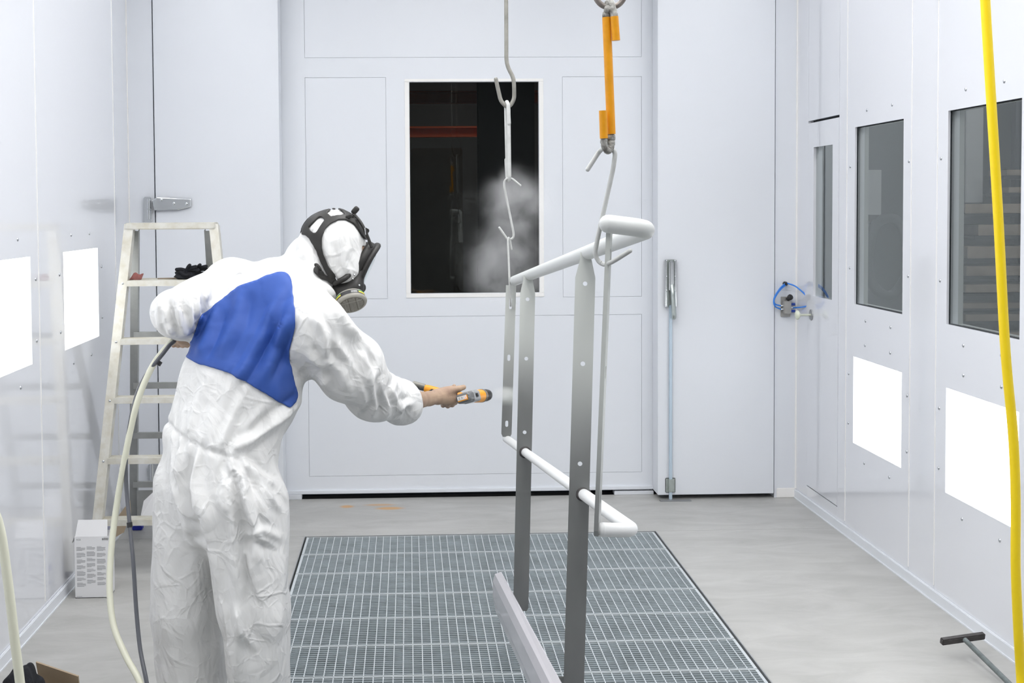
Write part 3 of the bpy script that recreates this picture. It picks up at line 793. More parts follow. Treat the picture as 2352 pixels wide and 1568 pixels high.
for px, py in ((372, 459), (401, 467), (430, 468)):
    q = P(px, py, 0.024); MB().lathe(q, (0, -1, 0), [(0.009, 0), (0.009, 0.002), (0.005, 0.005), (0.001, 0.005)], 14).build('bolt', 'chrome', h)
# lower hinge, partly hidden behind the ladder
h2 = subthing('strap_hinge', dl_)
a, b_ = P(341, 1065), P(368, 1100)
MB().box(a[0], b_[0], YH-0.018, YH, b_[2], a[2], 0.004).build('frame_leaf', 'chrome', h2)
MB().cyl(P(350, 1063, 0.024), P(351, 1100, 0.024), 0.010).build('knuckle', 'chrome', h2)

# lock bar on the right leaf
lk = subthing('lock_bar', d3, 'chromed lever lock with a long pale blue rod')
a, b_ = P(1527, 596), P(1550, 704)
MB().box(a[0], b_[0], YH-0.008, YH, b_[2], a[2], 0.002).build('mounting_plate', 'zinc', lk)
for sx in (1527.5, 1549.5):
    a, b_ = P(sx-2, 596), P(sx+2, 704)
    MB().box(a[0], b_[0], YH-0.030, YH, b_[2], a[2], 0.003).build('side_rail', 'chrome', lk)
a, b_ = P(1534, 598), P(1545, 668); MB().box(a[0], b_[0], YH-0.040, YH-0.006, b_[2], a[2], 0.007).build('lock_case', 'chrome', lk)
mb = MB(); mb.tube(fillet([P(1541, 655, 0.03), P(1542, 672, 0.045), P(1544, 722, 0.055), P(1544, 727, 0.05)], 0.01), 0.0135, 14, round_cap=True); mb.build('lever', 'zinc', lk)
for sy in (598, 634, 666, 702):
    for sx in (1529, 1548):
        MB().lathe(P(sx, sy, 0.031), (0, -1, 0), [(0.005, 0), (0.004, 0.003), (0.001, 0.004)], 10).build('screw', 'chrome', lk)
a, b_ = P(1535.5, 700), P(1542.5, 1143); MB().box(a[0], b_[0], YH-0.022, YH-0.006, 0.004, a[2], 0.003).build('rod', 'bluesteel', lk)
a, b_ = P(1528, 1097), P(1551, 1130)
mb = MB(); mb.box(a[0], b_[0], YH-0.006, YH, b_[2], a[2], 0.003); mb.box(P(1534, 1100)[0], P(1544, 1100)[0], YH-0.028, YH-0.004, b_[2]+0.005, a[2]-0.005, 0.003); mb.build('rod_guide', 'zinc', lk)
a = at_z(1541, 1146, 0)
tag(MB().box(a[0]-0.075, a[0]+0.11, YD-0.055, YD-0.012, 0.0, 0.004, 0.001).build('floor_strike_plate', 'steelg'), 'thin steel strike plate on the floor below the lock rod', 'plate')

# air valve with blue tubes, right of the right leaf
YV = YB
av = thing('air_valve', 'small metal air valve with looping blue tubes beside the right corner', 'valve', at(1803, 725, YV))
def PV(px, py, d=0.0):
    q = at(px, py, YV); q[1] -= d; return q
a, b_ = PV(1786, 636), PV(1818, 666); mb = MB()
mb.box(a[0], b_[0], YV-0.003, YV, b_[2], a[2], 0.001); mb.build('cover_plate', 'wall', av)
MB().lathe(PV(1802, 651, 0.003), (0, -1, 0), [(0.013, 0), (0.013, 0.02), (0.009, 0.024), (0.009, 0.035)], 16).build('outlet', 'black', av)
a, b_ = PV(1793, 681), PV(1814, 727)
MB().box(a[0], b_[0], YV-0.012, YV, b_[2], a[2], 0.002).build('base_plate', 'valve', av)
a, b_ = PV(1795, 690), PV(1812, 719)
MB().box(a[0], b_[0], YV-0.050, YV-0.012, b_[2], a[2], 0.003).build('valve_body', 'valve', av)
MB().lathe(PV(1806, 686, 0.03), nz((0.3, -0.8, 0.5)), [(0.012, 0), (0.012, 0.015), (0.017, 0.02), (0.017, 0.032), (0.012, 0.036)], 18).build('knob', 'black', av)
for py in (697.5, 713): MB().cyl(PV(1812, py, 0.03), PV(1822, py, 0.03), 0.0085, n=14).build('fitting', 'fit', av)
for py in (701, 709): MB().cyl(PV(1790, py, 0.03), PV(1796, py, 0.03), 0.006, n=12).build('nipple', 'chrome', av)
MB().cyl(PV(1812, 705, 0.03), PV(1818, 705, 0.03), 0.006, n=12).build('nipple', 'chrome', av)
for pts in ([(1799, 651), (1786, 662), (1774, 682), (1775, 696), (1791, 701.5)], [(1803, 652), (1785, 667), (1773, 688), (1776, 702), (1791, 709.5)], [(1803, 649), (1820, 657), (1834, 680), (1831, 697), (1818, 706)]):
    MB().tube(spline([PV(px, py, 0.03+(0.15 if px > 1825 else 0.05 if px > 1815 else 0.012)*(i in (1, 2, 3))) for i, (px, py) in enumerate(pts)], 8), 0.0045, 8).build('air_tube', 'tube', av)

# ------------------------------------------------------------------ step ladder
def LY(py, y0=6.30, y1=5.99): return y0+(y1-y0)*(py-515)/(1325-515)
def PL(px, py, d=0.0):
    q = at(px, py, LY(py)); q[1] += d; return q
ld = thing('step_ladder', 'worn aluminium step ladder standing behind the worker on the left', 'ladder', at(290, 1300, 6.1))
dl0, dl1 = PL(296, 515), at(209, 1325, 6.0); dl1[2] = 0.0
dr0, dr1 = PL(490, 515), at(575, 1325, 6.0); dr1[2] = 0.0
fwd = nz(np.array([0, 1.0, -0.05]))
def stile(a, b_, wd, dp, name, m_):
    ax = nz(b_-a); u = nz(np.cross(ax, (0, 1, 0))); v = np.cross(ax, u); c = (a+b_)/2
    # channel section: web plus two flanges
    mb = MB(); L = np.linalg.norm(b_-a)/2
    mb.obox(c+v*0, u, v, ax, wd/2, 0.0015, L); mb.obox(c+v*dp/2*np.sign(v[1])+u*(wd/2-0.0015), u, v, ax, 0.0015, dp/2, L); mb.obox(c+v*dp/2*np.sign(v[1])-u*(wd/2-0.0015), u, v, ax, 0.0015, dp/2, L)
    return mb.build(name, m_, ld)
stile(dl0, dl1, 0.045, 0.055, 'front_rail', 'alu'); stile(dr0, dr1, 0.045, 0.055, 'front_rail', 'alu')
# top
a, b_ = PL(288, 512), PL(495, 526)
MB().box(a[0], b_[0], a[1]-0.012, a[1]+0.10, b_[2], a[2], 0.004).build('top_cap', 'alu', ld)
def railx(p, q, py):
    t = (py-515)/810.0; return p+(q-p)*t
steps = [(651, 0.22), (785, 0.075), (920, 0.075), (1059, 0.075), (1201, 0.075)]
for py, dp in steps:
    A = PL(280, py)
    zc = A[2]; t = (dl0[2]-zc)/(dl0[2]-dl1[2]); L_ = dl0+(dl1-dl0)*t; R_ = dr0+(dr1-dr0)*t
    y = L_[1]; hh = 0.014
    mb = MB(); mb.box(L_[0]+0.02, R_[0]-0.02, y-0.006, y-0.002, zc-hh, zc+hh)
    mb.box(L_[0]+0.02, R_[0]-0.02, y-0.0019, y+dp, zc+hh-0.003, zc+hh-0.0002)
    mb.box(L_[0]+0.02, R_[0]-0.02, y+dp+0.0001, y+dp+0.003, zc-hh, zc+hh)
    for k in range(5): mb.box(L_[0]+0.02, R_[0]-0.02, y+dp*(k+0.5)/5-0.001, y+dp*(k+0.5)/5+0.001, zc+hh-0.0002, zc+hh+0.0015)
    mb.build('platform' if dp > 0.1 else 'step', 'alu', ld)
    for XX in (L_, R_):
        MB().lathe((XX[0], y-0.002, zc), (0, -1, 0), [(0.006, 0), (0.005, 0.003), (0.001, 0.004)], 10).build('rivet', 'screw', ld)
# rear frame
rl0, rl1 = at(309, 530, 6.36), at(306, 1212, 6.92); rl1[2] = 0.0
rr0, rr1 = at(478, 530, 6.36), at(520, 1212, 6.92); rr1[2] = 0.0
stile(rl0, rl1, 0.040, 0.03, 'rear_rail', 'alud'); stile(rr0, rr1, 0.040, 0.03, 'rear_rail', 'alud')
for py in (768, 884, 998, 1111):
    z = None
    for t in np.linspace(0, 1, 400):
        q = rl0+(rl1-rl0)*t
        if proj(q)[1] >= py: break
    q2 = rr0+(rr1-rr0)*t
    MB().obox((q+q2)/2, (1, 0, 0), (0, 1, 0), (0, 0, 1), abs(q2[0]-q[0])/2, 0.012, 0.016).build('rear_rung', 'alud', ld)
mb = MB(); qa = rl0+(rl1-rl0)*0.86; qb = rl0+(rl1-rl0)*0.985
mb.plate([(0, 0), (0.17, 0), (0.02, -0.19), (0, -0.19)], [], qa+np.array([0.02, -0.01, 0]), (1, 0, 0), (0, 0, 1), (0, 1, 0), 0.004); mb.build('corner_brace', 'alud', ld)
for p_ in (dl1, dr1, rl1, rr1):
    MB().box(p_[0]-0.026, p_[0]+0.026, p_[1]-0.01, p_[1]+0.05, 0.0, 0.03, 0.004).build('foot', 'black', ld)

# things on the ladder platform
pz = PL(280, 651)[2]+0.0155; pL = PL(280, 651)
def rag(name, c, size, m_, seed, sub=3, amp=0.35):
    bm = bmesh.new(); bmesh.ops.create_icosphere(bm, subdivisions=sub, radius=1)
    for v in bm.verts:
        p = v.co.copy(); nn = mnoise.turbulence_vector(p*1.3+Vector((seed, 0, 0)), 3, False)
        p = p*(1+amp*(mnoise.noise(p*2.2+Vector((seed, 3, 1)))))+nn*0.12
        p.z = max(p.z, -0.75)
        v.co = Vector((p.x*size[0]+c[0], p.y*size[1]+c[1], (p.z+0.75)*size[2]+c[2]))
    me = bpy.data.meshes.new(name); bm.to_mesh(me); bm.free(); me.materials.append(M[m_])
    for p in me.polygons: p.use_smooth = True
    o = bpy.data.objects.new(name, me); COL.objects.link(o); return o
g = at(435, 640, pL[1]+0.07)
gl = thing('work_gloves', 'crumpled pair of black knitted gloves on the ladder platform', 'gloves', (g[0], g[1], pz))
def capsule_fingers(mb, base, dirs, r):
    for d, l in dirs:
        d = nz(d); p1 = base+d*l*0.5+np.array([0, 0, 0.004]); p2 = base+d*l
        mb.tube(spline([base, p1, p2], 4), r, 8, round_cap=True)
for k, (dx, dy_, sd) in enumerate(((-0.022, 0.0, 3), (0.025, 0.02, 9))):
    o = rag('glove', (g[0]+dx, g[1]+dy_, pz+0.0), (0.045, 0.045, 0.026), 'glove', sd, 4, 0.5)
    o.parent = gl; o.location = (-g[0], -g[1], -pz)
    mb = MB(); base = np.array([g[0]+dx+0.01, g[1]+dy_-0.01, pz+0.042])
    capsule_fingers(mb, base, [((0.6, -0.3, 0.25), 0.06), ((0.85, -0.2, 0.05), 0.062), ((0.3, -0.4, 0.4), 0.045), ((-0.6, -0.3, 0.1), 0.05)], 0.009)
    mb.build('glove_finger', 'glove', gl)
g = at(314, 648, pL[1]+0.05)
rr_ = thing('red_rag', 'folded dull red abrasive scrap on the left of the ladder platform', 'rag', (g[0], g[1], pz))
mb = MB(); c0 = np.array([g[0], g[1], pz])
for k in range(3):
    A = c0+np.array([-0.033, -0.02+0.012*k, 0.0]); B = c0+np.array([0.028-0.01*k, -0.025+0.012*k, 0.003*k]); C = B+np.array([0.008, 0.01, 0.028-0.01*k]); D = A+np.array([0.022, 0.01, 0.034-0.006*k])
    N_ = 6; vs = []; fs = []
    for i in range(N_+1):
        for j in range(N_+1):
            s_, t_ = i/N_, j/N_; p = A*(1-s_)*(1-t_)+B*s_*(1-t_)+C*s_*t_+D*(1-s_)*t_
            p = p+np.array([0, 0.006*math.sin(9*s_+k*2)*t_, 0.004*math.sin(8*s_+3*k)]); p[2] = max(p[2], pz); vs.append(p)
    for i in range(N_):
        for j in range(N_): fs.append((i*(N_+1)+j, (i+1)*(N_+1)+j, (i+1)*(N_+1)+j+1, i*(N_+1)+j+1))
    mb.add(vs, fs, True)
o = mb.build('fold', 'red', rr_); sd = o.modifiers.new('s', 'SOLIDIFY'); sd.thickness = 0.003
g = at(388, 642, pL[1]+0.10)
tag(MB().obox((g[0], g[1], pz+0.003), nz((1, 0.35, 0)), nz((-0.35, 1, 0)), (0, 0, 1), 0.055, 0.007, 0.003, 0.001).build('wooden_stick', 'wood'), 'flat pale wooden stirring stick on the ladder platform by the gloves', 'stick')

# ------------------------------------------------------------------ white carton beside the ladder
bx0, bx1 = at_z(173, 1374)[0], at_z(251, 1372)[0]
by = at_z(210, 1373)[1]; bz = at(200, 1232, by)[2]
bw = bx1-bx0; bd = 0.11
cb_ = thing('white_carton', 'open white printed carton standing on the floor by the left wall', 'box', (bx0, by, 0))
mb = MB(); T = 0.002
mb.box(bx0, bx1, by, by+T, 0, bz).box(bx0, bx1, by+bd-T, by+bd, 0, bz).box(bx0, bx0+T, by+T, by+bd-T, 0, bz).box(bx1-T, bx1, by+T, by+bd-T, 0, bz).box(bx0, bx1, by, by+bd, 0, 0.003)
mb.build('carton_body', 'card', cb_)
ft = at(178, 1197, by)[2]
MB().add([(bx0+0.003, by, bz), (bx1-0.003, by, bz), (bx1-0.008, by+0.025, ft), (bx0+0.012, by+0.025, ft), (bx0+0.003, by+T, bz), (bx1-0.003, by+T, bz), (bx1-0.008, by+0.025+T, ft), (bx0+0.012, by+0.025+T, ft)],
         [(0, 1, 2, 3), (7, 6, 5, 4), (0, 4, 5, 1), (1, 5, 6, 2), (2, 6, 7, 3), (3, 7, 4, 0)]).build('front_flap', 'card', cb_)
MB().add([(bx0, by, bz), (bx0, by+bd, bz), (bx0-0.012, by+bd, bz-0.03), (bx0-0.012, by, bz-0.03)], [(0, 1, 2, 3)]).build('side_flap', 'card', cb_)
MB().add([(bx1, by, bz), (bx1, by+bd, bz), (bx1+0.012, by+bd, bz+0.045), (bx1+0.012, by, bz+0.045)], [(0, 1, 2, 3)]).build('side_flap', 'card', cb_)
pr = MB(); colw = bw*0.26
def text(body, size, loc, rot, m_, parent, name='lettering', ext=0.0003, align='LEFT'):
    cu = bpy.data.curves.new(name, 'FONT'); cu.body = body; cu.size = size; cu.extrude = ext; cu.align_x = align
    tmp = bpy.data.objects.new(name, cu); COL.objects.link(tmp)
    bpy.context.view_layer.update()
    me = bpy.data.meshes.new_from_object(tmp.evaluated_get(bpy.context.evaluated_depsgraph_get())); bpy.data.objects.remove(tmp)
    me.materials.clear(); me.materials.append(M[m_]); o = bpy.data.objects.new(name, me); COL.objects.link(o)
    org = ORI[parent.name]; o.location = np.asarray(loc, float)-org; o.rotation_euler = rot; o.parent = parent
    return o
for c in range(3):
    x = bx0+bw*(0.06+0.30*c); z = bz-0.045-0.002*(c == 0)
    nblk = 7
    for k in range(nblk):
        nl = random.randint(4, 6)
        for l in range(nl):
            ww = colw*(1.0 if l < nl-1 and l > 0 else random.uniform(0.45, 0.95))*random.uniform(0.93, 1)
            pr.box(x, x+ww, by-0.0006, by, z-0.0016, z); z -= 0.0038
        z -= 0.0075
        if z < 0.028: break
pr.box(bx0+0.006, bx0+0.03, by-0.0006, by, 0.0070, 0.0085)
o = pr.build('printed_text', 'ink', cb_); o['kind'] = 'stuff'
text('6000', 0.0145, (bx0+bw*0.815, by-0.0006, bz-0.0165), (math.pi/2, 0, 0), 'inkd', cb_)
text('ACE', 0.011, (bx0+bw*0.05, by-0.0006, bz-0.017), (math.pi/2, 0, 0), 'ink', cb_)
MB().box(bx0-0.0006, bx0, by+0.004, by+0.05, 0.06, 0.075).build('blue_mark', 'navy', cb_)
MB().box(bx0-0.0006, bx0, by+0.004, by+0.05, 0.12, 0.15).build('blue_mark', 'navy', cb_)

# brown carton with a raised flap behind the ladder foot
kb = at_z(275, 1240)
kc = thing('brown_carton', 'brown cardboard carton with raised flaps behind the lowest ladder step', 'box', (kb[0], 6.35, 0))
A = at(264, 1200, 6.35); B = at(302, 1190, 6.45); 
MB().add([at(262, 1235, 6.3), at(285, 1222, 6.4), at(301, 1178, 6.45), at(299, 1148, 6.45), at(275, 1180, 6.35), at(263, 1200, 6.3)], [(0, 1, 2, 3, 4, 5)]).build('raised_flap', 'kraft', kc)
a, b_ = at(325, 1150, 6.5), at(520, 1150, 6.5)
mb = MB(); zt = 0.24
mb.box(a[0]+0.02, b_[0], 6.45, 6.455, 0.0, zt).box(a[0]+0.02, b_[0], 6.75, 6.755, 0, zt).box(a[0]+0.02, a[0]+0.025, 6.455, 6.75, 0, zt).box(b_[0]-0.005, b_[0], 6.455, 6.75, 0, zt).box(a[0]+0.02, b_[0], 6.45, 6.755, 0, 0.004)
bpart = None
blue = at_z(313, 1218)
bl = tag(MB().box(blue[0]-0.025, blue[0]+0.03, blue[1], blue[1]+0.05, 0.0, 0.025, 0.004).build('blue_cap', 'navy'), 'small blue plastic cap on the floor under the lowest ladder step', 'cap')
wf = MB(); wf.add([at(330, 1150, 6.6), at(362, 1120, 6.75), at(420, 1120, 6.75), at(420, 1190, 6.6), at(322, 1190, 6.55)], [(0, 1, 2, 3, 4)])
o = wf.build('inner_flap', 'card', kc); s_ = o.modifiers.new('s', 'SOLIDIFY'); s_.thickness = 0.003

# ------------------------------------------------------------------ open cardboard box with black cloth, lower left
oc = at_z(100, 1568)
Yc = 4.35
bxo = thing('cardboard_box', 'open brown cardboard box at the lower left corner', 'box', (at(60, 1568, Yc)[0], Yc-0.1, 0))
f0, f1, f2, f3 = at(83, 1519, Yc), at(180, 1552, Yc-0.02), at(172, 1640, Yc-0.08), at(86, 1640, Yc-0.08)
zf = min(f2[2], f3[2])
mb = MB(); mb.plate([(0, 0), (np.linalg.norm(f1-f0), 0), (np.linalg.norm(f1-f0)-0.004, -0.13), (0.002, -0.13)], [], f0, nz(f1-f0), nz(np.array([0, -0.35, 0.93])), nz(np.cross(f1-f0, (0, -0.35, 0.93))), 0.006)
mb.build('raised_flap', 'kraft', bxo)
x0, x1 = f0[0]-0.18, f1[0]-0.0; zb = 0.115
mb = MB(); y0_, y1_ = Yc-0.38, Yc-0.04
mb.box(x0, x1, y1_-0.005, y1_, 0, zb).box(x0, x1, y0_, y0_+0.005, 0, zb).box(x0, x0+0.005, y0_, y1_, 0, zb).box(x1-0.005, x1, y0_, y1_, 0, zb).box(x0, x1, y0_, y1_, 0, 0.005)
mb.build('box_body', 'kraft', bxo)
cc = at(52, 1545, Yc-0.16)
o = rag('black_cloth', (cc[0]+0.005, Yc-0.17, 0.008), (0.068, 0.10, (at(52, 1530, Yc-0.17)[2]-0.008)/1.78), 'glove', 5, 5, 0.22)
o.data.name = 'black_cloth'
tag(o, 'heap of black cloth lying in the cardboard box at lower left', 'cloth')

# ------------------------------------------------------------------ hoses
def floor_tail(P_, d, n=4, r=0.013):
    return P_
yh = [(2262, -200, 3.1), (2261, -60, 3.1), (2264, 20, 3.1), (2276, 220, 3.1), (2293, 500, 3.1), (2309, 800, 3.1), (2327, 1000, 3.1), (2333, 1150, 3.1), (2333, 1300, 3.1), (2339, 1450, 3.1), (2346, 1568, 3.1), (2352, 1700, 3.05)]
pts = [at(*q) for q in yh]
e = pts[-1]
pts += [np.array([e[0]+0.03, 3.0, 0.25]), np.array([e[0]+0.08, 2.9, 0.04]), np.array([e[0]+0.2, 2.7, 0.0135]), np.array([e[0]+0.35, 2.3, 0.0135])]
top = pts[0].copy(); pts = [np.array([top[0]-0.01, top[1], ZC-0.02])]+pts
o = MB().tube(spline(pts, 8), 0.0120, 20).build('yellow_hose', 'yellow')
tag(o, 'bright yellow hose hanging down in front of the right wall windows', 'hose')
# cream hose at the left edge
ch = [(-60, 1100, 2.9), (-25, 1150, 2.9), (0, 1215, 2.9), (16, 1320, 2.9), (26, 1400, 2.9), (35, 1480, 2.9), (46, 1568, 2.9), (60, 1700, 2.9)]
pts = [at(*q) for q in ch]; e = pts[-1]
p0 = pts[0]; pts = [np.array([XL+0.03, 3.15, 1.28]), np.array([XL+0.13, 3.12, 1.27]), at(-300, 1070, 3.0), at(-90, 1105, 2.95), at(-24, 1162, 2.9)]+pts[2:]
pts += [np.array([e[0]+0.06, 2.85, 0.12]), np.array([e[0]+0.16, 2.8, 0.012]), np.array([e[0]+0.45, 2.6, 0.0115]), np.array([e[0]+0.7, 2.2, 0.0115])]
o = MB().tube(spline(pts, 8), 0.0110, 16).build('powder_hose', 'cream')
tag(o, 'cream hose curving down at the left edge over the cardboard box', 'hose')
hot = thing('hose_outlet', 'metal hose outlet on the left wall beyond the left edge', 'outlet', (XL, 3.15, 1.28))
MB().lathe((XL, 3.15, 1.28), (1, 0, 0), [(0.03, 0), (0.03, 0.006), (0.016, 0.008), (0.016, 0.035)], 20).build('coupling', 'chrome', hot)
# cream powder hose held in the worker's left hand, running on behind his front to the gun
GUNB = at(905, 872, 4.90)
h2p = [GUNB, at(880, 862, 4.85), at(800, 850, 4.80), at(640, 840, 4.72), at(500, 812, 4.62), at(430, 775, 4.48), at(412, 772, 4.40), at(393, 786, 4.30), at(352, 838, 4.24), at(318, 915, 4.2), at(295, 1010, 4.2), at(268, 1160, 4.2), at(255, 1270, 4.15), at(252, 1360, 4.1), at(262, 1440, 4.05), at(290, 1508, 4.0), at(322, 1568, 3.95)]
e = h2p[-1]
h2p += [np.array([e[0]+0.06, 3.9, 0.13]), np.array([e[0]+0.14, 3.8, 0.02]), np.array([e[0]+0.3, 3.5, 0.012]), np.array([e[0]+0.35, 3.0, 0.012])]
o = MB().tube(spline(h2p, 8), 0.0105, 16).build('powder_hose', 'cream')
tag(o, 'cream hose looping down from the worker\'s left hand beside the carton', 'hose')
# dark cable beside it
cpz = [at(905, 878, 4.90), at(870, 868, 4.85), at(640, 848, 4.72), at(430, 782, 4.45), at(398, 786, 4.29), at(372, 815, 4.25), at(330, 870, 4.22), at(306, 935, 4.2), at(291, 1030, 4.2), at(290, 1110, 4.2), at(298, 1205, 4.15), at(306, 1290, 4.1), at(313, 1400, 4.05), at(322, 1490, 4.0), at(337, 1568, 3.95)]
e = cpz[-1]
cpz += [np.array([e[0]+0.03, 3.9, 0.13]), np.array([e[0]+0.06, 3.85, 0.02]), np.array([e[0]+0.2, 3.4, 0.008]), np.array([e[0]+0.25, 2.9, 0.008])]
dc = thing('gun_cable', 'shiny dark grey cable hanging between the cream hose and the trouser leg', 'cable', (e[0], 3.9, 0))
MB().tube(spline(cpz, 8), 0.0068, 12).build('cable', 'greyc', dc)
MB().tube([at(297.2, 1199, 4.152), at(298.6, 1211, 4.149)], 0.0095, 12).build('cable_tie', 'black', dc)
MB().tube([at(368, 829, 4.245), at(362, 838, 4.242)], 0.0095, 10).build('cable_tie', 'black', dc)

# ------------------------------------------------------------------ T-shaped tool leaning low on the floor
tt = thing('t_bar_tool', 'dark steel T-shaped bar tool lying on the floor at the lower right', 'tool', at_z(2300, 1568))
YT = 4.72
a, b_ = at(2162, 1473, YT), at(2260, 1459, YT+0.03)
c = (a+b_)/2; ax = nz(b_-a); L = np.linalg.norm(b_-a)/2
v = nz(np.cross(ax, (0, -0.25, 1)))
MB().obox(c, ax, v, np.cross(ax, v), L, 0.011, 0.0125, 0.003).build('crossbar', 'ttool', tt)
cpt = (at(2214, 1467, YT)+np.array([0, -0.01, 0])); e = at(2352, 1592, 4.30)
e[2] = 0.012; far = e+(e-cpt)*0.35; far[2] = 0.011
MB().tube([cpt, e, far], 0.0095, 14).build('shaft', 'tbar', tt)

# ------------------------------------------------------------------ hanging railing
PXM = lambda Y: FPX/ (Y*1.0)
rl = thing('steel_railing', 'half coated steel railing with flat posts hanging from the hooks', 'railing', at(1343, 600, 3.4))
Y1, Y2, Y3, Y4 = 5.05, 4.55, 3.40, 2.72
M['post1'] = coat_mat('coated_post_far', zat(1165, 985, Y1), zat(1165, 720, Y1), (zat(1165, 903, Y1), 0.055))
M['post2'] = coat_mat('coated_post_mid', zat(1205, 960, Y2), zat(1205, 740, Y2))
M['post3'] = coat_mat('coated_post_near', zat(1330, 1130, Y3), zat(1330, 780, Y3))
M['post4'] = coat_mat('coated_end_bar', zat(1370, 1330, Y4), zat(1370, 850, Y4))
# tubes
P0, P1 = at(1181, 645, Y1-0.03), at(1452, 541, 2.86)
PC, PE = at(1486, 516, 2.72), at(1397, 514, 2.70)
dirt = nz(P1-P0)
PCc = P0+dirt*(np.linalg.norm(P1-P0)+0.17)
top_path = [P0]+fillet([P0+dirt*0.3, PCc, PE], 0.075, 10)
MB().tube(top_path, 0.0200, 28, round_cap=True).build('top_rail', 'paintw', rl)
Q0, Q1 = at(1163, 1007, Y1-0.01), at(1425, 1196, 2.86)
dq = nz(Q1-Q0); QC = Q0+dq*(np.linalg.norm(Q1-Q0)+0.14); QE = at(1382, 1216, 2.70)
M['lowr'] = mat('lower_rail_coat', (0.78, 0.79, 0.79), 0.33, bump=0.02, bscale=150)
MB().tube([Q0]+fillet([Q0+dq*0.3, QC, QE], 0.07, 10), 0.0155, 24, round_cap=True).build('middle_rail', 'lowr', rl)
def flat_post(ptop, pbot, wtop, wmid, neck, holes, th, mname, slots=(), normal=None, name='post'):
    o_ = np.asarray(ptop); v = nz(pbot-ptop); L = np.linalg.norm(pbot-ptop)
    nrm = nz(normal if normal is not None else (np.asarray(EYE)-ptop)*np.array([1, 1, 0])); u = nz(np.cross(v, nrm)); nrm = np.cross(u, v)
    if u[0] < 0: u = -u
    outer = [(-wtop/2, 0), (wtop/2, 0), (wtop/2, neck*0.25), (wmid/2, neck), (wmid/2, L-0.012), (wmid/2-0.006, L), (-wmid/2+0.006, L), (-wmid/2, L-0.012), (-wmid/2, neck), (-wtop/2, neck*0.25)]
    hl = [circ(0, d, r_) for d, r_ in holes]
    for d, w_, h_ in slots:
        hl.append([(w_/2*math.cos(a_), d-(h_-w_)/2+w_/2*math.sin(a_)) for a_ in np.linspace(math.pi, 2*math.pi, 9)]+[(w_/2*math.cos(a_), d+(h_-w_)/2+w_/2*math.sin(a_)) for a_ in np.linspace(0, math.pi, 9)])
    mb = MB(); mb.plate(outer, hl, o_, u, v, nrm, th); o = mb.build(name, mname, rl)
    return o
def vpos(px, py, Ytop, Ybot, ytop, ybot): return at(px, py, Ytop+(Ybot-Ytop)*(py-ytop)/(ybot-ytop))
# far end plate (slots)
a, b_ = at(1174, 655, Y1), at(1163, 1003, Y1-0.06)
dist = lambda py, pt, pb, y0, y1: np.linalg.norm(pb-pt)*(py-y0)/(y1-y0)
flat_post(a, b_, 0.041, 0.041, 0.01, [], 0.007, 'post1', [(dist(697, a, b_, 655, 1003), 0.0105, 0.045), (dist(822, a, b_, 655, 1003), 0.0115, 0.025), (dist(973, a, b_, 655, 1003), 0.0115, 0.025)], name='end_plate')
a, b_ = at(1213, 632, Y2), at(1196, 1402, Y2-0.13)
flat_post(a, b_, 0.034, 0.054, 0.065, [(dist(py, a, b_, 632, 1402), 0.0068) for py in (688, 826, 996)], 0.008, 'post2')
a, b_ = at(1346, 580, Y3), at(1317, 1600, Y3-0.13)
flat_post(a, b_, 0.030, 0.054, 0.068, [(dist(py, a, b_, 580, 1600), 0.0062) for py in (653, 840, 1071)], 0.009, 'post3')
# near end bar seen edge on
a, b_ = at(1400, 520, Y4), at(1371, 1228, Y4-0.02)
flat_post(a, b_, 0.040, 0.040, 0.01, [], 0.0095, 'post4', [(dist(592, a, b_, 520, 1228), 0.013, 0.04), (dist(855, a, b_, 520, 1228), 0.012, 0.03), (dist(1140, a, b_, 520, 1228), 0.012, 0.03)], normal=np.array([-0.93, 0.26, 0.0]), name='end_plate')
# weld collars at the lower rail
for px, py, Yy in ((1206, 1037, Y2-0.07), (1328, 1124, Y3-0.07)):
    c = None; best = 9
    for t in np.linspace(0, 1, 500):
        q = Q0+(Q1-Q0)*t; d = abs(q[1]-Yy)
        if d < best: best, c = d, q
    MB().lathe(c-dq*0.0, dq, [(0.019, -0.008), (0.022, -0.004), (0.021, 0.006), (0.0165, 0.012)], 20).build('weld_bead', 'ttool', rl)
# toe board, bent plate along the bottom
T0, T1 = at(1150, 1313, 4.55), at(1288, 1568, 3.12)
dT = nz(T1-T0); T1 = T0+dT*2.1
prof = [(0, 0), (-0.018, -0.022), (-0.026, -0.05), (-0.026, -0.11), (-0.018, -0.15), (-0.004, -0.165)]
mb = MB(); vs = []; fs = []; th = 0.003
def tprof(o): return [o+np.array([x, 0, z]) for x, z in prof]+[o+np.array([x+th, 0, z-0.001]) for x, z in reversed(prof)]
A, B = tprof(T0), tprof(T1)
A = [p+np.array([0, 0.05 if i in (1, 2, 3, 8, 9, 10) else 0.0, 0]) for i, p in enumerate(A)]
n_ = len(A); mb.add(A+B, [(i, (i+1) % n_, (i+1) % n_+n_, i+n_) for i in range(n_)]); mb.add(A, [tuple(range(n_))]); mb.add(B, [tuple(range(n_))])
o = mb.build('toe_board', 'film', rl); 
for px, py, Yy in ((1191, 1385, Y2-0.115), (1289, 1560, Y3-0.12)):
    c = at(px, py, Yy)
    MB().obox(c+np.array([-0.012, 0, 0]), (1, 0, 0), (0, 1, 0), (0, 0, 1), 0.03, 0.004, 0.008, 0.002).build('bracket', 'post2', rl)

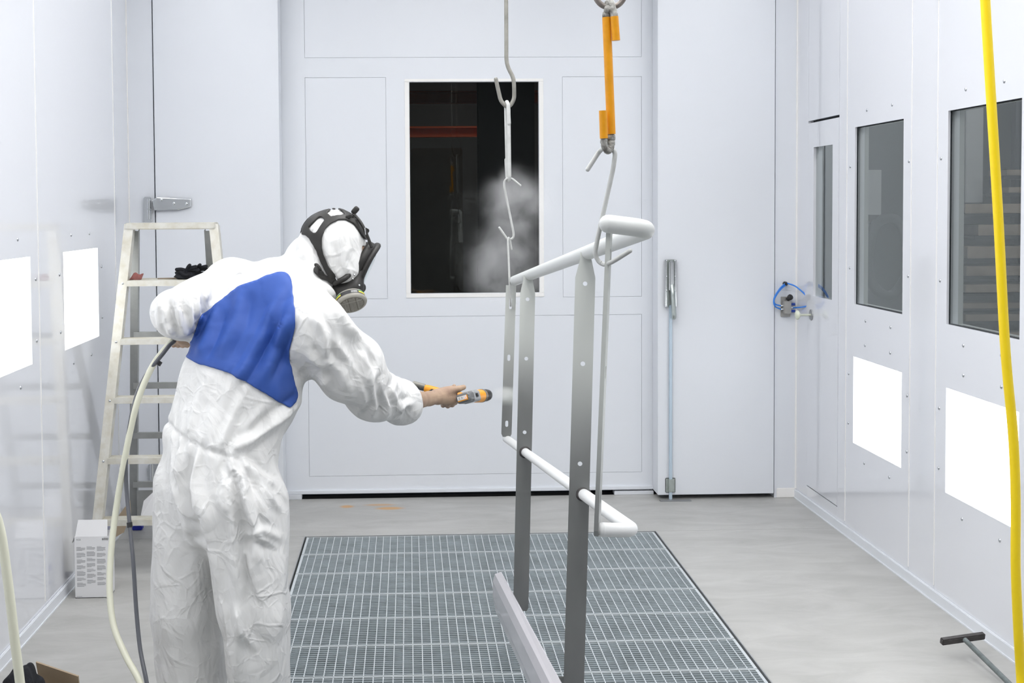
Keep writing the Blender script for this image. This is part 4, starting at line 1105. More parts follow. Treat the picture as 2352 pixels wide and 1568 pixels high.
# ------------------------------------------------------------------ hooks
def wire(name, pts, r, m_, label, group=None, fl=None, n=12):
    P_ = [at(*p) for p in pts]
    path = fillet(P_, fl, 6) if fl else spline(P_, 8)
    o = MB().tube(path, r, n, round_cap=True).build(name, m_)
    tag(o, label, 'hook', group); return o
YH1 = 5.03
pts = [(1163, -60, YH1), (1163, 100, YH1), (1163, 148, YH1), (1180, 180, YH1), (1181, 205, YH1), (1181, 228, YH1), (1172, 243, YH1), (1163, 245, YH1), (1150, 232, YH1), (1143, 200, YH1), (1139, 182, YH1)]
P_ = [at(*p) for p in pts]; P_[0][2] = ZC-0.06
tag(MB().tube(fillet(P_, 0.03, 5), 0.0082, 14, round_cap=True).build('long_hook', 'hookg'), 'long grey rod hook hanging from above in front of the dark window', 'hook')
lkh = thing('hook_link', 'white coated doubled wire link below the long grey hook', 'hook', at(1166, 320, YH1))
MB().tube(fillet([at(1169, 283, YH1-0.012), at(1167, 240, YH1-0.012), at(1164, 233, YH1), at(1162, 240, YH1+0.01), at(1166, 412, YH1)], 0.006, 5), 0.0078, 12, round_cap=True).build('upper_bend', 'hookw', lkh)
MB().tube(fillet([at(1163, 367, YH1+0.01), at(1165, 405, YH1+0.012), at(1168, 416, YH1), at(1170, 405, YH1-0.010), at(1168, 250, YH1-0.004)], 0.006, 5), 0.0078, 12, round_cap=True).build('lower_bend', 'hookw', lkh)
wire('wire_hook', [(1195, 426, YH1), (1176, 410, YH1), (1166, 408, YH1-0.01), (1158, 416, YH1), (1158, 428, YH1), (1180, 537, YH1), (1179, 546, YH1), (1172, 550, YH1), (1165, 549, YH1), (1147, 523, YH1)], 0.0046, 'hookw', 'thin white S-shaped wire hook above the far end of the railing', fl=0.012)
wire('wire_hook', [(1175, 572, YH1), (1171, 549, YH1), (1168, 545, YH1-0.006), (1166.5, 551, YH1-0.01), (1170, 640, YH1-0.035), (1173, 690, YH1-0.035), (1173, 702, YH1-0.02), (1173, 702, YH1+0.012), (1173, 690, YH1+0.018)], 0.0042, 'hookw', 'thin white wire hook caught in the slot of the far end plate', fl=0.008)
# orange sleeved hook, ring and large S hook
YO = 2.72
rg = thing('lifting_ring', 'rusty steel ring at the top edge above the orange hook', 'ring', at(1401, -18, YO))
cr_ = at(1401, -18, YO); RR = 0.0325
MB().tube([cr_+np.array([RR*math.cos(a_), 0, RR*math.sin(a_)]) for a_ in np.linspace(0, 2*math.pi, 41)], 0.0062, 14, caps=False).build('ring', 'rust', rg)
MB().tube([cr_+np.array([0, 0, RR]), np.array([cr_[0], cr_[1], ZC-0.05])], 0.006, 12).build('suspension_rod', 'hookg', rg)
oh = thing('orange_hook', 'thick hook with orange sleeves hanging from the rusty ring', 'hook', at(1400, 180, YO))
MB().tube(fillet([at(1415, 92, YO-0.012), at(1409, 25, YO-0.012), at(1404, 5, YO-0.004), at(1396, 5, YO+0.0), at(1393, 36, YO), at(1404, 320, YO), at(1404, 340, YO-0.002), at(1396, 348, YO-0.01), at(1388, 338, YO-0.016), at(1385, 256, YO-0.016)], 0.010, 6), 0.0072, 14).build('wire_core', 'flake', oh)
def sleeve(a, b_, r=0.0088): MB().cyl(a, b_, r, n=20).build('sleeve', 'orange', oh)
sleeve(at(1393.2, 40, YO), at(1404, 308, YO), 0.0095)
sleeve(at(1411, 38, YO-0.012), at(1415, 93, YO-0.012))
sleeve(at(1385, 254, YO-0.016), at(1387, 318, YO-0.016))
for (px, py, r_) in ((1393, 35, .0098), (1396, 22, .0085), (1408, 26, .0092), (1410, 36, .0094), (1404, 316, .0098), (1404, 328, .0090), (1387.5, 324, .0092), (1396, 346, .0088)):
    c = at(px, py, YO-0.006 if px > 1405 or py < 30 else YO); MB().lathe(c, (0.05, 0, 1), [(0.002, -0.008), (r_*0.9, -0.005), (r_*0.95, 0), (r_*0.85, 0.006), (0.002, 0.009)], 14).build('flaking_paint', 'flake', oh)
wire('large_hook', [(1350, 389, YO+0.02), (1377, 347, YO+0.02), (1386, 341, YO), (1397, 343, YO-0.004), (1408, 343, YO), (1413, 352, YO), (1409, 385, YO), (1372, 550, YO+0.01), (1366, 585, YO+0.01), (1376, 602, YO+0.008), (1388, 608, YO), (1404, 603, YO-0.035), (1447, 576, YO-0.06)], 0.0050, 'hookw', 'large grey S-shaped hook holding up the near end of the railing', fl=0.018)

# conveyor rail on the ceiling that carries the hooks
struct(MB().box(0.30, 0.42, YREAR, YB, ZC-0.06, ZC).build('trim_2', 'alud'), 'ceiling conveyor rail')

#PERSON#
# ------------------------------------------------------------------ distance-field modelling
def J(px, py, Y): return at(px, py, Y)
class Field:
    def __init__(s, lo, hi, h):
        s.lo = np.array(lo, float); s.h = h; s.n = np.ceil((np.array(hi)-s.lo)/h).astype(int)+1
        s.F = np.ones(s.n, np.float32)
        s.ax = [s.lo[i]+h*np.arange(s.n[i]) for i in range(3)]
    def _box(s, lo, hi):
        i0 = np.maximum(0, np.floor((np.array(lo)-s.lo)/s.h).astype(int)); i1 = np.minimum(s.n, np.ceil((np.array(hi)-s.lo)/s.h).astype(int)+1)
        if np.any(i1 <= i0): return None
        sl = tuple(slice(a, b) for a, b in zip(i0, i1))
        X, Y, Z = np.meshgrid(s.ax[0][sl[0]], s.ax[1][sl[1]], s.ax[2][sl[2]], indexing='ij')
        return sl, X, Y, Z
    def cone(s, a, b, ra, rb, k=0.03, D=None, ds=1.0, sub=False):
        a = np.asarray(a, float); b = np.asarray(b, float); R_ = max(ra, rb)+k+0.02
        q = s._box(np.minimum(a, b)-R_, np.maximum(a, b)+R_)
        if q is None: return
        sl, X, Y, Z = q; ab = b-a; px, py, pz = X-a[0], Y-a[1], Z-a[2]
        t = np.clip((px*ab[0]+py*ab[1]+pz*ab[2])/max(1e-9, ab@ab), 0, 1)
        dx, dy, dz = px-t*ab[0], py-t*ab[1], pz-t*ab[2]
        if D is not None:
            f_ = dx*D[0]+dy*D[1]+dz*D[2]; e = f_*(1/ds-1); dx, dy, dz = dx+D[0]*e, dy+D[1]*e, dz+D[2]*e
        d = np.sqrt(dx*dx+dy*dy+dz*dz)-(ra+(rb-ra)*t)
        if D is not None: d = d*(0.5+0.5*ds)
        cur = s.F[sl]
        if sub: s.F[sl] = np.maximum(cur, -d); return
        hh = np.clip(0.5+0.5*(cur-d)/k, 0, 1)
        s.F[sl] = np.where(d > k+0.015, cur, cur*(1-hh)+d*hh-k*hh*(1-hh))
    def mesh(s):
        F = s.F; n = F.shape; S = F < 0
        c = np.zeros(tuple(np.array(n)-1), np.uint8)
        for i in (0, 1):
            for j in (0, 1):
                for k in (0, 1): c += S[i:n[0]-1+i, j:n[1]-1+j, k:n[2]-1+k]
        act = (c > 0) & (c < 8); idx = np.argwhere(act); vid = -np.ones(act.shape, np.int32); vid[act] = np.arange(len(idx))
        acc = np.zeros((len(idx), 3)); cnt = np.zeros(len(idx))
        cor = {(i, j, k): F[idx[:, 0]+i, idx[:, 1]+j, idx[:, 2]+k].astype(float) for i in (0, 1) for j in (0, 1) for k in (0, 1)}
        for a in cor:
            for ax in range(3):
                if a[ax] == 0:
                    b = list(a); b[ax] = 1; fa, fb = cor[a], cor[tuple(b)]; m_ = (fa < 0) != (fb < 0)
                    t = np.where(m_, fa/np.where(fa == fb, 1, fa-fb), 0); p = np.tile(np.array(a, float), (len(idx), 1)); p[:, ax] += t
                    acc[m_] += p[m_]; cnt[m_] += 1
        V = s.lo+s.h*(idx+acc/cnt[:, None])
        Q = []
        for ax in range(3):
            u, v = (ax+1) % 3, (ax+2) % 3
            sl0 = [slice(1, n[i]-1) for i in range(3)]; sl0[ax] = slice(0, n[ax]-1); sl1 = list(sl0); sl1[ax] = slice(1, n[ax])
            a, b = S[tuple(sl0)], S[tuple(sl1)]; e = np.argwhere(a != b)
            if len(e) == 0: continue
            fl = a[tuple(e.T)]; off = np.ones(3, int); off[ax] = 0; e = e+off
            def cell(du, dv):
                g_ = e.copy(); g_[:, u] -= du; g_[:, v] -= dv; return vid[tuple(g_.T)]
            q = np.stack([cell(0, 0), cell(1, 0), cell(1, 1), cell(0, 1)], 1)
            q[~fl] = q[~fl][:, ::-1]; Q.append(q)
        Q = np.concatenate(Q); Q = Q[(Q >= 0).all(1)]
        return V, Q
def vnormals(V, Q):
    n_ = np.cross(V[Q[:, 2]]-V[Q[:, 0]], V[Q[:, 3]]-V[Q[:, 1]]); N = np.zeros_like(V)
    for k in range(4):
        for c in range(3): N[:, c] += np.bincount(Q[:, k], n_[:, c], len(V))
    return N/np.maximum(1e-12, np.linalg.norm(N, axis=1))[:, None]
def edges_of(Q, diag=False):
    E = np.concatenate([Q[:, [0, 1]], Q[:, [1, 2]], Q[:, [2, 3]], Q[:, [3, 0]]]+([Q[:, [0, 2]], Q[:, [1, 3]]] if diag else []))
    E.sort(1); return np.unique(E, axis=0)
def scat(i, w, n):
    return np.stack([np.bincount(i, w[:, c], n) for c in range(3)], 1)
def lap(V, E, deg):
    n = len(V); return (scat(E[:, 0], V[E[:, 1]], n)+scat(E[:, 1], V[E[:, 0]], n))/deg[:, None]-V
def smooth(V, E, it, k=0.5):
    deg = np.bincount(E.ravel(), minlength=len(V)).astype(float); deg[deg == 0] = 1
    for _ in range(it): V = V+k*lap(V, E, deg)
    return V
def np_obj(name, V, Q, m_, parent):
    org = ORI[parent.name]; me = bpy.data.meshes.new(name)
    me.from_pydata((V-org).tolist(), [], Q.tolist()); me.materials.append(M[m_])
    me.polygons.foreach_set('use_smooth', [True]*len(me.polygons)); me.update()
    o = bpy.data.objects.new(name, me); COL.objects.link(o); o.parent = parent; ORI[o.name] = org; return o

Fd = nz((0.64, 0.77, 0.0)); Ld = nz((-0.77, 0.64, 0.0))
pers = thing('person', 'person in white hooded coverall with blue back panel leaning forward to spray the railing', 'person', (J(508, 1100, 4.2)[0], 4.22, 0))

# ---- coverall
PR = []   # a, b, ra, rb, blend, D, ds, axial excess, girth excess
def pr(a, b, ra, rb, k=0.04, D=None, ds=1.0, sa=0.03, sg=0.03): PR.append((np.asarray(a), np.asarray(b), ra, rb, k, D, ds, sa, sg))
pr(J(506, 1120, 4.20), J(509, 1020, 4.22), .200, .196, .05, Fd, .82, .01, .06)
pr(J(509, 1020, 4.22), J(552, 880, 4.26), .194, .208, .05, Fd, .82, .035, .03)
pr(J(553, 880, 4.26), J(588, 790, 4.30), .205, .203, .05, Fd, .80, .02, .03)
pr(J(588, 790, 4.30), J(612, 720, 4.33), .200, .160, .05, Fd, .85, .02, .025)
pr(J(534, 662, 4.44), J(632, 680, 4.32), .098, .117, .06, None, 1, .02, .02)
pr(J(632, 680, 4.32), J(714, 738, 4.19), .117, .108, .06, None, 1, .02, .02)
pr(J(655, 665, 4.36), J(712, 625, 4.42), .088, .088, .05, None, 1, .04, .05)
pr(J(700, 690, 4.35), J(738, 682, 4.37), .085, .045, .04, None, 1, .04, .05)
# hood
pr(J(764, 556, 4.45), J(780, 608, 4.45), .115, .103, .03, None, 1, .012, .02)
pr(J(705, 600, 4.42), J(735, 640, 4.42), .075, .062, .04, None, 1, .05, .04)
# right arm
pr(J(720, 756, 4.18), J(800, 845, 4.28), .112, .108, .05, None, 1, .045, .05)
pr(J(800, 845, 4.28), J(858, 905, 4.42), .104, .090, .04, None, 1, .07, .05)
pr(J(858, 905, 4.42), J(922, 926, 4.56), .088, .070, .03, None, 1, .16, .05)
pr(J(922, 926, 4.56), J(944, 930, 4.61), .070, .058, .03, None, 1, .10, .05)
# left arm
pr(J(524, 668, 4.44), J(405, 718, 4.20), .097, .079, .045, None, 1, .09, .05)
pr(J(405, 718, 4.18), J(414, 745, 4.31), .076, .056, .03, None, 1, .14, .06)
# legs
pr(J(560, 1150, 4.13), J(583, 1400, 4.11), .138, .108, .035, None, 1, .006, .05)
pr(J(583, 1400, 4.11), J(605, 1640, 4.13), .108, .097, .03, None, 1, .03, .04)
pr(J(455, 1110, 4.27), J(430, 1400, 4.26), .143, .122, .035, None, 1, .006, .05)
pr(J(430, 1400, 4.26), J(452, 1625, 4.27), .122, .102, .03, None, 1, .03, .04)
pts_ = np.array([p for q in PR for p in (q[0], q[1])])
lo = pts_.min(0)-0.24; hi = pts_.max(0)+0.24; lo[2] = 0.0
fd = Field(lo, hi, 0.0076)
for q in PR: fd.cone(q[0], q[1], q[2], q[3], q[4], q[5], q[6])
V, Q = fd.mesh()
Ed = edges_of(Q); V = smooth(V, Ed, 3, 0.5)
# nearest limb axis per vertex
best = np.full(len(V), 9.0); AX = np.zeros((len(V), 3)); SA = np.zeros(len(V)); SG = np.zeros(len(V)); TT = np.zeros(len(V)); ID = np.zeros(len(V), int)
for i_, q in enumerate(PR):
    ab = q[1]-q[0]; t = np.clip(((V-q[0])@ab)/(ab@ab), 0, 1); c = q[0]+t[:, None]*ab
    d = np.linalg.norm(V-c, axis=1)-(q[2]+(q[3]-q[2])*t); m_ = d < best
    best[m_] = d[m_]; AX[m_] = nz(ab); SA[m_] = q[7]; SG[m_] = q[8]; ID[m_] = i_
E2 = edges_of(Q, True); N0 = vnormals(V, Q)
deg = np.bincount(Ed.ravel(), minlength=len(V)).astype(float)
SAs = SA.copy(); SGs = SG.copy()
for _ in range(12):
    SAs = (np.bincount(Ed[:, 0], SAs[Ed[:, 1]], len(V))+np.bincount(Ed[:, 1], SAs[Ed[:, 0]], len(V)))/deg
    SGs = (np.bincount(Ed[:, 0], SGs[Ed[:, 1]], len(V))+np.bincount(Ed[:, 1], SGs[Ed[:, 0]], len(V)))/deg
dv = V[E2[:, 1]]-V[E2[:, 0]]; L0 = np.linalg.norm(dv, axis=1); dirs = dv/np.maximum(1e-9, L0)[:, None]
ca = np.abs((dirs*AX[E2[:, 0]]).sum(1))**2
def vnoise(P, sc_, seed):
    out = np.zeros(len(P))
    for o_ in range(7):
        r2 = np.random.default_rng(seed*100+o_); dd = nz(r2.normal(size=3)); out += np.sin((P@dd)*sc_*(0.6+0.5*o_)+r2.uniform(0, 6.28))*(1/(1+0.35*o_))
    return out/3
gn = 1+0.7*vnoise(V, 9.0, 3)
rest = L0*(1+(SAs[E2[:, 0]]*ca+SGs[E2[:, 0]]*(1-ca))*np.clip(gn[E2[:, 0]], 0.1, 2.2)*0.75)
X = V+N0*(vnoise(V, 34.0, 11)*0.0025+vnoise(V, 15.0, 12)*0.0045)[:, None]
nV = len(V); cd = np.bincount(E2.ravel(), minlength=nV).astype(float)
lim_o = np.full(nV, 0.018); lim_i = np.full(nV, 0.020)
hood = np.isin(ID, [8]); lim_o[hood] = 0.005; lim_i[hood] = 0.008
body_ = np.isin(ID, [2, 3]); lim_o[body_] = 0.010; lim_i[body_] = 0.012
fore = np.isin(ID, [12, 13, 15]); lim_o[fore] = 0.022; lim_i[fore] = 0.022
# elastic waist: pinch ring
WN = nz(np.array([0.34, 0.0, 1.0])); wz = V@WN; w0 = J(466, 1027, 4.05)@WN
wm = (ID < 3) | (ID == 16) | (ID == 18)
for it in range(150):
    dv = X[E2[:, 1]]-X[E2[:, 0]]; L = np.maximum(1e-9, np.linalg.norm(dv, axis=1))
    c_ = (dv*(0.5*(L-rest)/L)[:, None])
    X = X+1.6*(scat(E2[:, 0], c_, nV)-scat(E2[:, 1], c_, nV))/cd[:, None]*1.6
    for _q in range(3):
        l1 = lap(X-V, Ed, deg); l2 = lap(l1, Ed, deg); X = X-0.16*l2
    D_ = X-V; dn_ = (D_*N0).sum(1); dt = D_-dn_[:, None]*N0
    dn2 = np.clip(dn_, -lim_i, lim_o)
    X = V+N0*dn2[:, None]+dt*0.97
pin = np.exp(-((wz-w0)/0.008)**2)*wm*np.clip((560-proj(V)[0])/40, 0, 1)
X = X-N0*(pin*0.010)[:, None]
def tri(t): t = t-np.floor(t); return 1-np.abs(2*t-1)
wp = V+np.stack([vnoise(V, 5.0, 21), vnoise(V, 5.0, 22), vnoise(V, 5.0, 23)], 1)*0.035
r9 = np.random.default_rng(5)
cr_amp = np.where(ID == 8, 0.45, np.where(np.isin(ID, [2, 3]), 0.6, 1.0))
lowm = np.isin(ID, [0, 1, 16, 17, 18, 19]).astype(float)
for _ in range(20): lowm = (np.bincount(Ed[:, 0], lowm[Ed[:, 1]], len(V))+np.bincount(Ed[:, 1], lowm[Ed[:, 0]], len(V)))/deg
for lam, am in ((0.26, .012), (0.19, .011), (0.14, .009), (0.10, .005), (0.075, .0025)):
    d9 = nz(r9.normal(size=3)); mk9 = np.clip(0.5+1.1*vnoise(V, 1.6/lam, int(lam*1000)), 0, 1)
    X = X+N0*((tri(wp@d9/lam)-0.5)*am*mk9*cr_amp*(1-lowm))[:, None]
    th9 = r9.uniform(0.1, 1.2); d9 = nz(np.array([math.cos(th9), math.sin(th9), r9.uniform(-.16, .16)])); mk9 = np.clip(0.55+1.0*vnoise(V*np.array([1, 1, .4]), 1.6/lam, int(lam*1000)+5), 0, 1)
    X = X+N0*((tri(wp@d9/lam)-0.5)*am*1.6*mk9*lowm)[:, None]
# long deliberate folds: (pixels, width px, height m) raised on the side that faces the viewer
PXs, PYs = proj(X); NX = vnormals(X, Q); vd = X-EYE; vd /= np.linalg.norm(vd, axis=1)[:, None]
facing = np.clip(-(NX*vd).sum(1)*1.6, 0, 1)
def fold(poly, w_, h_, w2=None, asym=0.0):
    global X
    best = np.full(nV, 1e9); sg = np.zeros(nV); tt = np.zeros(nV); n_ = len(poly)-1
    for i in range(n_):
        a = np.array(poly[i], float); b = np.array(poly[i+1], float); ab = b-a
        t = np.clip(((PXs-a[0])*ab[0]+(PYs-a[1])*ab[1])/(ab@ab), 0, 1)
        dx, dy = PXs-a[0]-t*ab[0], PYs-a[1]-t*ab[1]; d = np.hypot(dx, dy); m_ = d < best
        best[m_] = d[m_]; sg[m_] = np.sign(dx*ab[1]-dy*ab[0])[m_]; tt[m_] = ((i+t)/n_)[m_]
    prof_ = np.exp(-(best/w_)**1.35)-0.55*np.exp(-((best-w_*1.9)/(w_*0.9))**2)*(sg > 0)-0.25*np.exp(-((best-w_*1.9)/(w_*0.9))**2)*(sg <= 0)
    taper = np.clip(np.minimum(tt, 1-tt)*5, 0.15, 1)
    X = X+NX*(prof_*h_*1.5*facing*taper)[:, None]
def step(poly, h_, wr_=34.0, wl_=11.0):
    global X
    best = np.full(nV, 1e9); sg = np.zeros(nV); tt = np.zeros(nV); n_ = len(poly)-1
    for i in range(n_):
        a = np.array(poly[i], float); b = np.array(poly[i+1], float); ab = b-a
        t = np.clip(((PXs-a[0])*ab[0]+(PYs-a[1])*ab[1])/(ab@ab), 0, 1)
        dx, dy = PXs-a[0]-t*ab[0], PYs-a[1]-t*ab[1]; d = np.hypot(dx, dy); m_ = d < best
        best[m_] = d[m_]; sg[m_] = np.sign(dx*ab[1]-dy*ab[0])[m_]; tt[m_] = ((i+t)/n_)[m_]
    prof_ = np.where(sg > 0, np.exp(-best/wr_), np.where(best < 3, 1-best/3*1.5, -0.5*np.exp(-(best-3)/wl_)))
    X = X+NX*(prof_*h_*1.7*facing*np.clip(np.minimum(tt, 1-tt)*6, 0, 1))[:, None]
step([(451, 1040), (453, 1090), (462, 1153), (479, 1209), (496, 1292), (512, 1362), (534, 1478), (548, 1568), (550, 1640)], .020)
step([(520, 1046), (512, 1100), (500, 1153), (520, 1180)], .010, 20)
step([(521, 1046), (528, 1110), (530, 1180), (536, 1260)], .010, 18)
step([(527, 1048), (548, 1110), (566, 1165), (590, 1237), (640, 1262)], .013, 26)
step([(395, 1020), (404, 1110), (415, 1153), (434, 1180), (450, 1200)], .014, 22)
step([(418, 1020), (416, 1075), (424, 1135)], .010, 16)
step([(560, 1255), (578, 1330), (600, 1390)], .008, 24)
fold([(528, 1046), (590, 1000), (650, 955), (712, 905)], 11, .016)
fold([(533, 1050), (560, 1130), (585, 1230), (592, 1300)], 10, .012)
fold([(520, 1050), (520, 1150), (540, 1260), (552, 1420), (556, 1560)], 11, .014)
fold([(455, 1030), (462, 1120), (480, 1200)], 9, .010)
fold([(420, 1015), (415, 1110), (432, 1190), (440, 1250)], 10, .012)
fold([(392, 1010), (396, 1100), (408, 1160), (440, 1235)], 9, .010)
fold([(552, 1050), (590, 1090), (640, 1120)], 9, .010)
fold([(545, 1050), (610, 1130), (650, 1180)], 9, .009)
fold([(430, 1240), (470, 1255), (478, 1262)], 8, .010)
fold([(590, 1500), (560, 1440), (548, 1390)], 9, .009)
fold([(650, 1240), (600, 1215), (548, 1232)], 9, .007)
fold([(725, 640), (745, 655), (765, 690)], 9, .008)
fold([(672, 552), (700, 570), (705, 620), (722, 650)], 8, .008)
fold([(640, 602), (690, 640), (760, 668), (812, 728)], 7, .007)
fold([(780, 735), (830, 780), (862, 830)], 10, .009)
fold([(700, 800), (740, 850), (755, 905)], 10, .010)
fold([(735, 820), (780, 850), (800, 900)], 10, .009)
fold([(760, 770), (800, 830), (795, 880)], 9, .008)
fold([(868, 840), (850, 880), (860, 930), (850, 968)], 8, .014)
fold([(892, 855), (875, 895), (890, 935), (885, 970)], 7, .013)
fold([(908, 872), (900, 900), (918, 935), (915, 962)], 7, .009)
fold([(830, 880), (838, 920), (820, 950)], 8, .010)
fold([(440, 640), (470, 680), (480, 640)], 8, .006)
fold([(378, 690), (384, 740), (398, 772)], 7, .020)
fold([(402, 672), (408, 730), (420, 775)], 7, .020)
fold([(425, 668), (434, 720), (440, 768)], 7, .018)
fold([(520, 600), (480, 650), (468, 705)], 9, .010)
fold([(555, 605), (515, 650), (500, 670)], 9, .007)
fold([(655, 655), (610, 760), (560, 850), (540, 880)], 10, .013)
fold([(670, 720), (640, 790), (600, 880)], 10, .012)
fold([(560, 660), (545, 740), (500, 830)], 12, .010)
fold([(505, 700), (480, 770), (455, 825)], 10, .012)
fold([(478, 860), (450, 940), (430, 1000)], 9, .006)
fold([(560, 900), (520, 990), (505, 1035)], 9, .008)
fold([(610, 925), (560, 1000), (530, 1040)], 9, .008)
fold([(372, 680), (366, 720), (372, 760)], 7, .014)
fold([(412, 700), (424, 745), (432, 778)], 6, .016)
fold([(455, 650), (450, 700), (452, 735)], 8, .014)
fold([(478, 628), (520, 612), (560, 610)], 9, .012)
fold([(700, 600), (690, 570), (697, 550)], 8, .010)
fold([(730, 640), (715, 600), (712, 565)], 8, .009)
fold([(760, 700), (800, 740), (815, 775)], 9, .012)
fold([(720, 720), (745, 770), (748, 830)], 10, .012)
fold([(825, 800), (845, 850), (840, 880)], 8, .014)
fold([(690, 880), (720, 860), (760, 880)], 9, .012)
fold([(905, 950), (925, 930), (950, 925)], 7, .012)
fold([(748, 560), (765, 600), (760, 640)], 7, .006)
fold([(800, 560), (790, 600), (800, 630)], 7, .006)
pw_ = np.exp(-((wz-w0+0.02)/0.05)**2)*wm*np.clip((600-proj(V)[0])/40, 0, 1)
X = X+N0*(pw_*0.0055*np.sin(V[:, 0]*2*math.pi/0.036+1.5*vnoise(V, 20.0, 31)))[:, None]
X = smooth(X, Ed, 1, 0.3)
# open the sleeves, hems and the face opening
HC = J(785, 592, 4.45)
hf = nz((0.85, 0.13, -0.47)); hs = nz(np.cross(hf, (0.47, 0.05, 0.88))); hu = np.cross(hs, hf)
def hloc(P): d = P-HC; return d@hf, d@hs, d@hu
cuffR = J(944, 930, 4.61); dR = nz(J(944, 930, 4.61)-J(900, 920, 4.52))
cuffL = J(414, 745, 4.31); dL_ = nz(J(414, 752, 4.31)-J(402, 722, 4.18))
kill = (((X-cuffR)@dR > -0.020) & (np.linalg.norm(X-cuffR, axis=1) < 0.14)) | (((X-cuffL)@dL_ > 0.018) & (np.linalg.norm(X-cuffL, axis=1) < 0.10))
f_, s_, u_ = hloc(X)
kill |= (f_ > 0.035) & (np.abs(s_) < 0.060) & (u_ > -0.10) & (u_ < 0.070)
kill |= X[:, 2] < 0.035
QQ = Q[~kill[Q].any(1)]
used = np.unique(QQ); rm = -np.ones(nV, int); rm[used] = np.arange(len(used)); XX = X[used]; QQ = rm[QQ]
# straighten the free edges
e4 = np.concatenate([QQ[:, [0, 1]], QQ[:, [1, 2]], QQ[:, [2, 3]], QQ[:, [3, 0]]]); e4.sort(1)
ue, ct = np.unique(e4, axis=0, return_counts=True); be = ue[ct == 1]
for _ in range(14):
    bd_ = np.bincount(be.ravel(), minlength=len(XX)).astype(float); on = bd_ > 0
    av = (scat(be[:, 0], XX[be[:, 1]], len(XX))+scat(be[:, 1], XX[be[:, 0]], len(XX))); XX[on] = 0.5*XX[on]+0.5*av[on]/bd_[on][:, None]
suit = np_obj('coverall', XX, QQ, 'suit', pers)
so = suit.modifiers.new('thick', 'SOLIDIFY'); so.thickness = 0.002; so.offset = -1
sb = suit.modifiers.new('sub', 'SUBSURF'); sb.levels = 1; sb.render_levels = 1
bvh = BVHTree.FromPolygons(XX.tolist(), QQ.tolist())

# ---- thin sheets laid on the cloth: grid inside an outline, carried along sight lines onto the surface
def inside(poly, x, y):
    c = False; n_ = len(poly); j = n_-1
    for i in range(n_):
        if (poly[i][1] > y) != (poly[j][1] > y) and x < (poly[j][0]-poly[i][0])*(y-poly[i][1])/(poly[j][1]-poly[i][1])+poly[i][0]: c = not c
        j = i
    return c
def sheet(outline, holes, step, off, tree, jump=0.03, bsm=4):
    xs = [p[0] for p in outline]; ys = [p[1] for p in outline]
    gx = np.arange(min(xs)-step, max(xs)+step, step); gy = np.arange(min(ys)-step, max(ys)+step, step)
    idx = {}; vs = []; fs = []; pix = []
    def node(i, j):
        if (i, j) in idx: return idx[(i, j)]
        r_ = ray(gx[i], gy[j]); r_ = r_/np.linalg.norm(r_)
        h_, nn, _, _ = tree.ray_cast(Vector(EYE), Vector(r_))
        if h_ is None: idx[(i, j)] = -1; return -1
        nn = np.array(nn); nn = -nn if nn@r_ > 0 else nn
        vs.append(np.array(h_)+nn*off); pix.append((gx[i], gy[j])); idx[(i, j)] = len(vs)-1; return len(vs)-1
    for i in range(len(gx)-1):
        for j in range(len(gy)-1):
            cx_, cy_ = gx[i]+step/2, gy[j]+step/2
            if not inside(outline, cx_, cy_) or any(inside(h, cx_, cy_) for h in holes): continue
            q = [node(i, j), node(i+1, j), node(i+1, j+1), node(i, j+1)]
            if min(q) < 0: continue
            P_ = [vs[k] for k in q]
            if max(np.linalg.norm(P_[k]-P_[(k+1) % 4]) for k in range(4)) > jump: continue
            fs.append(q)
    VV = np.array(vs); FF = np.array(fs)
    e4 = np.concatenate([FF[:, [0, 1]], FF[:, [1, 2]], FF[:, [2, 3]], FF[:, [3, 0]]]); e4.sort(1)
    ue, ct = np.unique(e4, axis=0, return_counts=True); be = ue[ct == 1]
    bdg = np.bincount(be.ravel(), minlength=len(VV)).astype(float); on = bdg > 0
    for _ in range(bsm):
        av = scat(be[:, 0], VV[be[:, 1]], len(VV))+scat(be[:, 1], VV[be[:, 0]], len(VV)); VV[on] = 0.4*VV[on]+0.6*av[on]/bdg[on][:, None]
    used = np.unique(FF); rm = -np.ones(len(VV), int); rm[used] = np.arange(len(used))
    return VV[used], rm[FF]
patch = [(640.8, 627), (654, 628), (666, 633), (670, 655), (675, 690), (680, 729), (677, 755), (673.7, 775), (668, 795), (665, 815), (668, 850), (676, 885), (683, 907), (678, 922), (665.6, 938), (630, 916), (590, 892), (550, 868), (512.8, 851), (487, 844), (461.6, 836.7), (428.7, 820), (433, 803), (439.7, 787), (448, 755), (459.8, 723), (486, 706), (512.8, 688.6), (549, 659), (586, 646.6), (615, 634)]
pv, pf = sheet(patch, [], 3.2, 0.0025, bvh)
o = np_obj('back_panel', pv, pf, 'blue', pers); o['label'] = 'royal blue fabric panel across the shoulders and back'
m_ = o.modifiers.new('s', 'SOLIDIFY'); m_.thickness = 0.004; m_.offset = -1

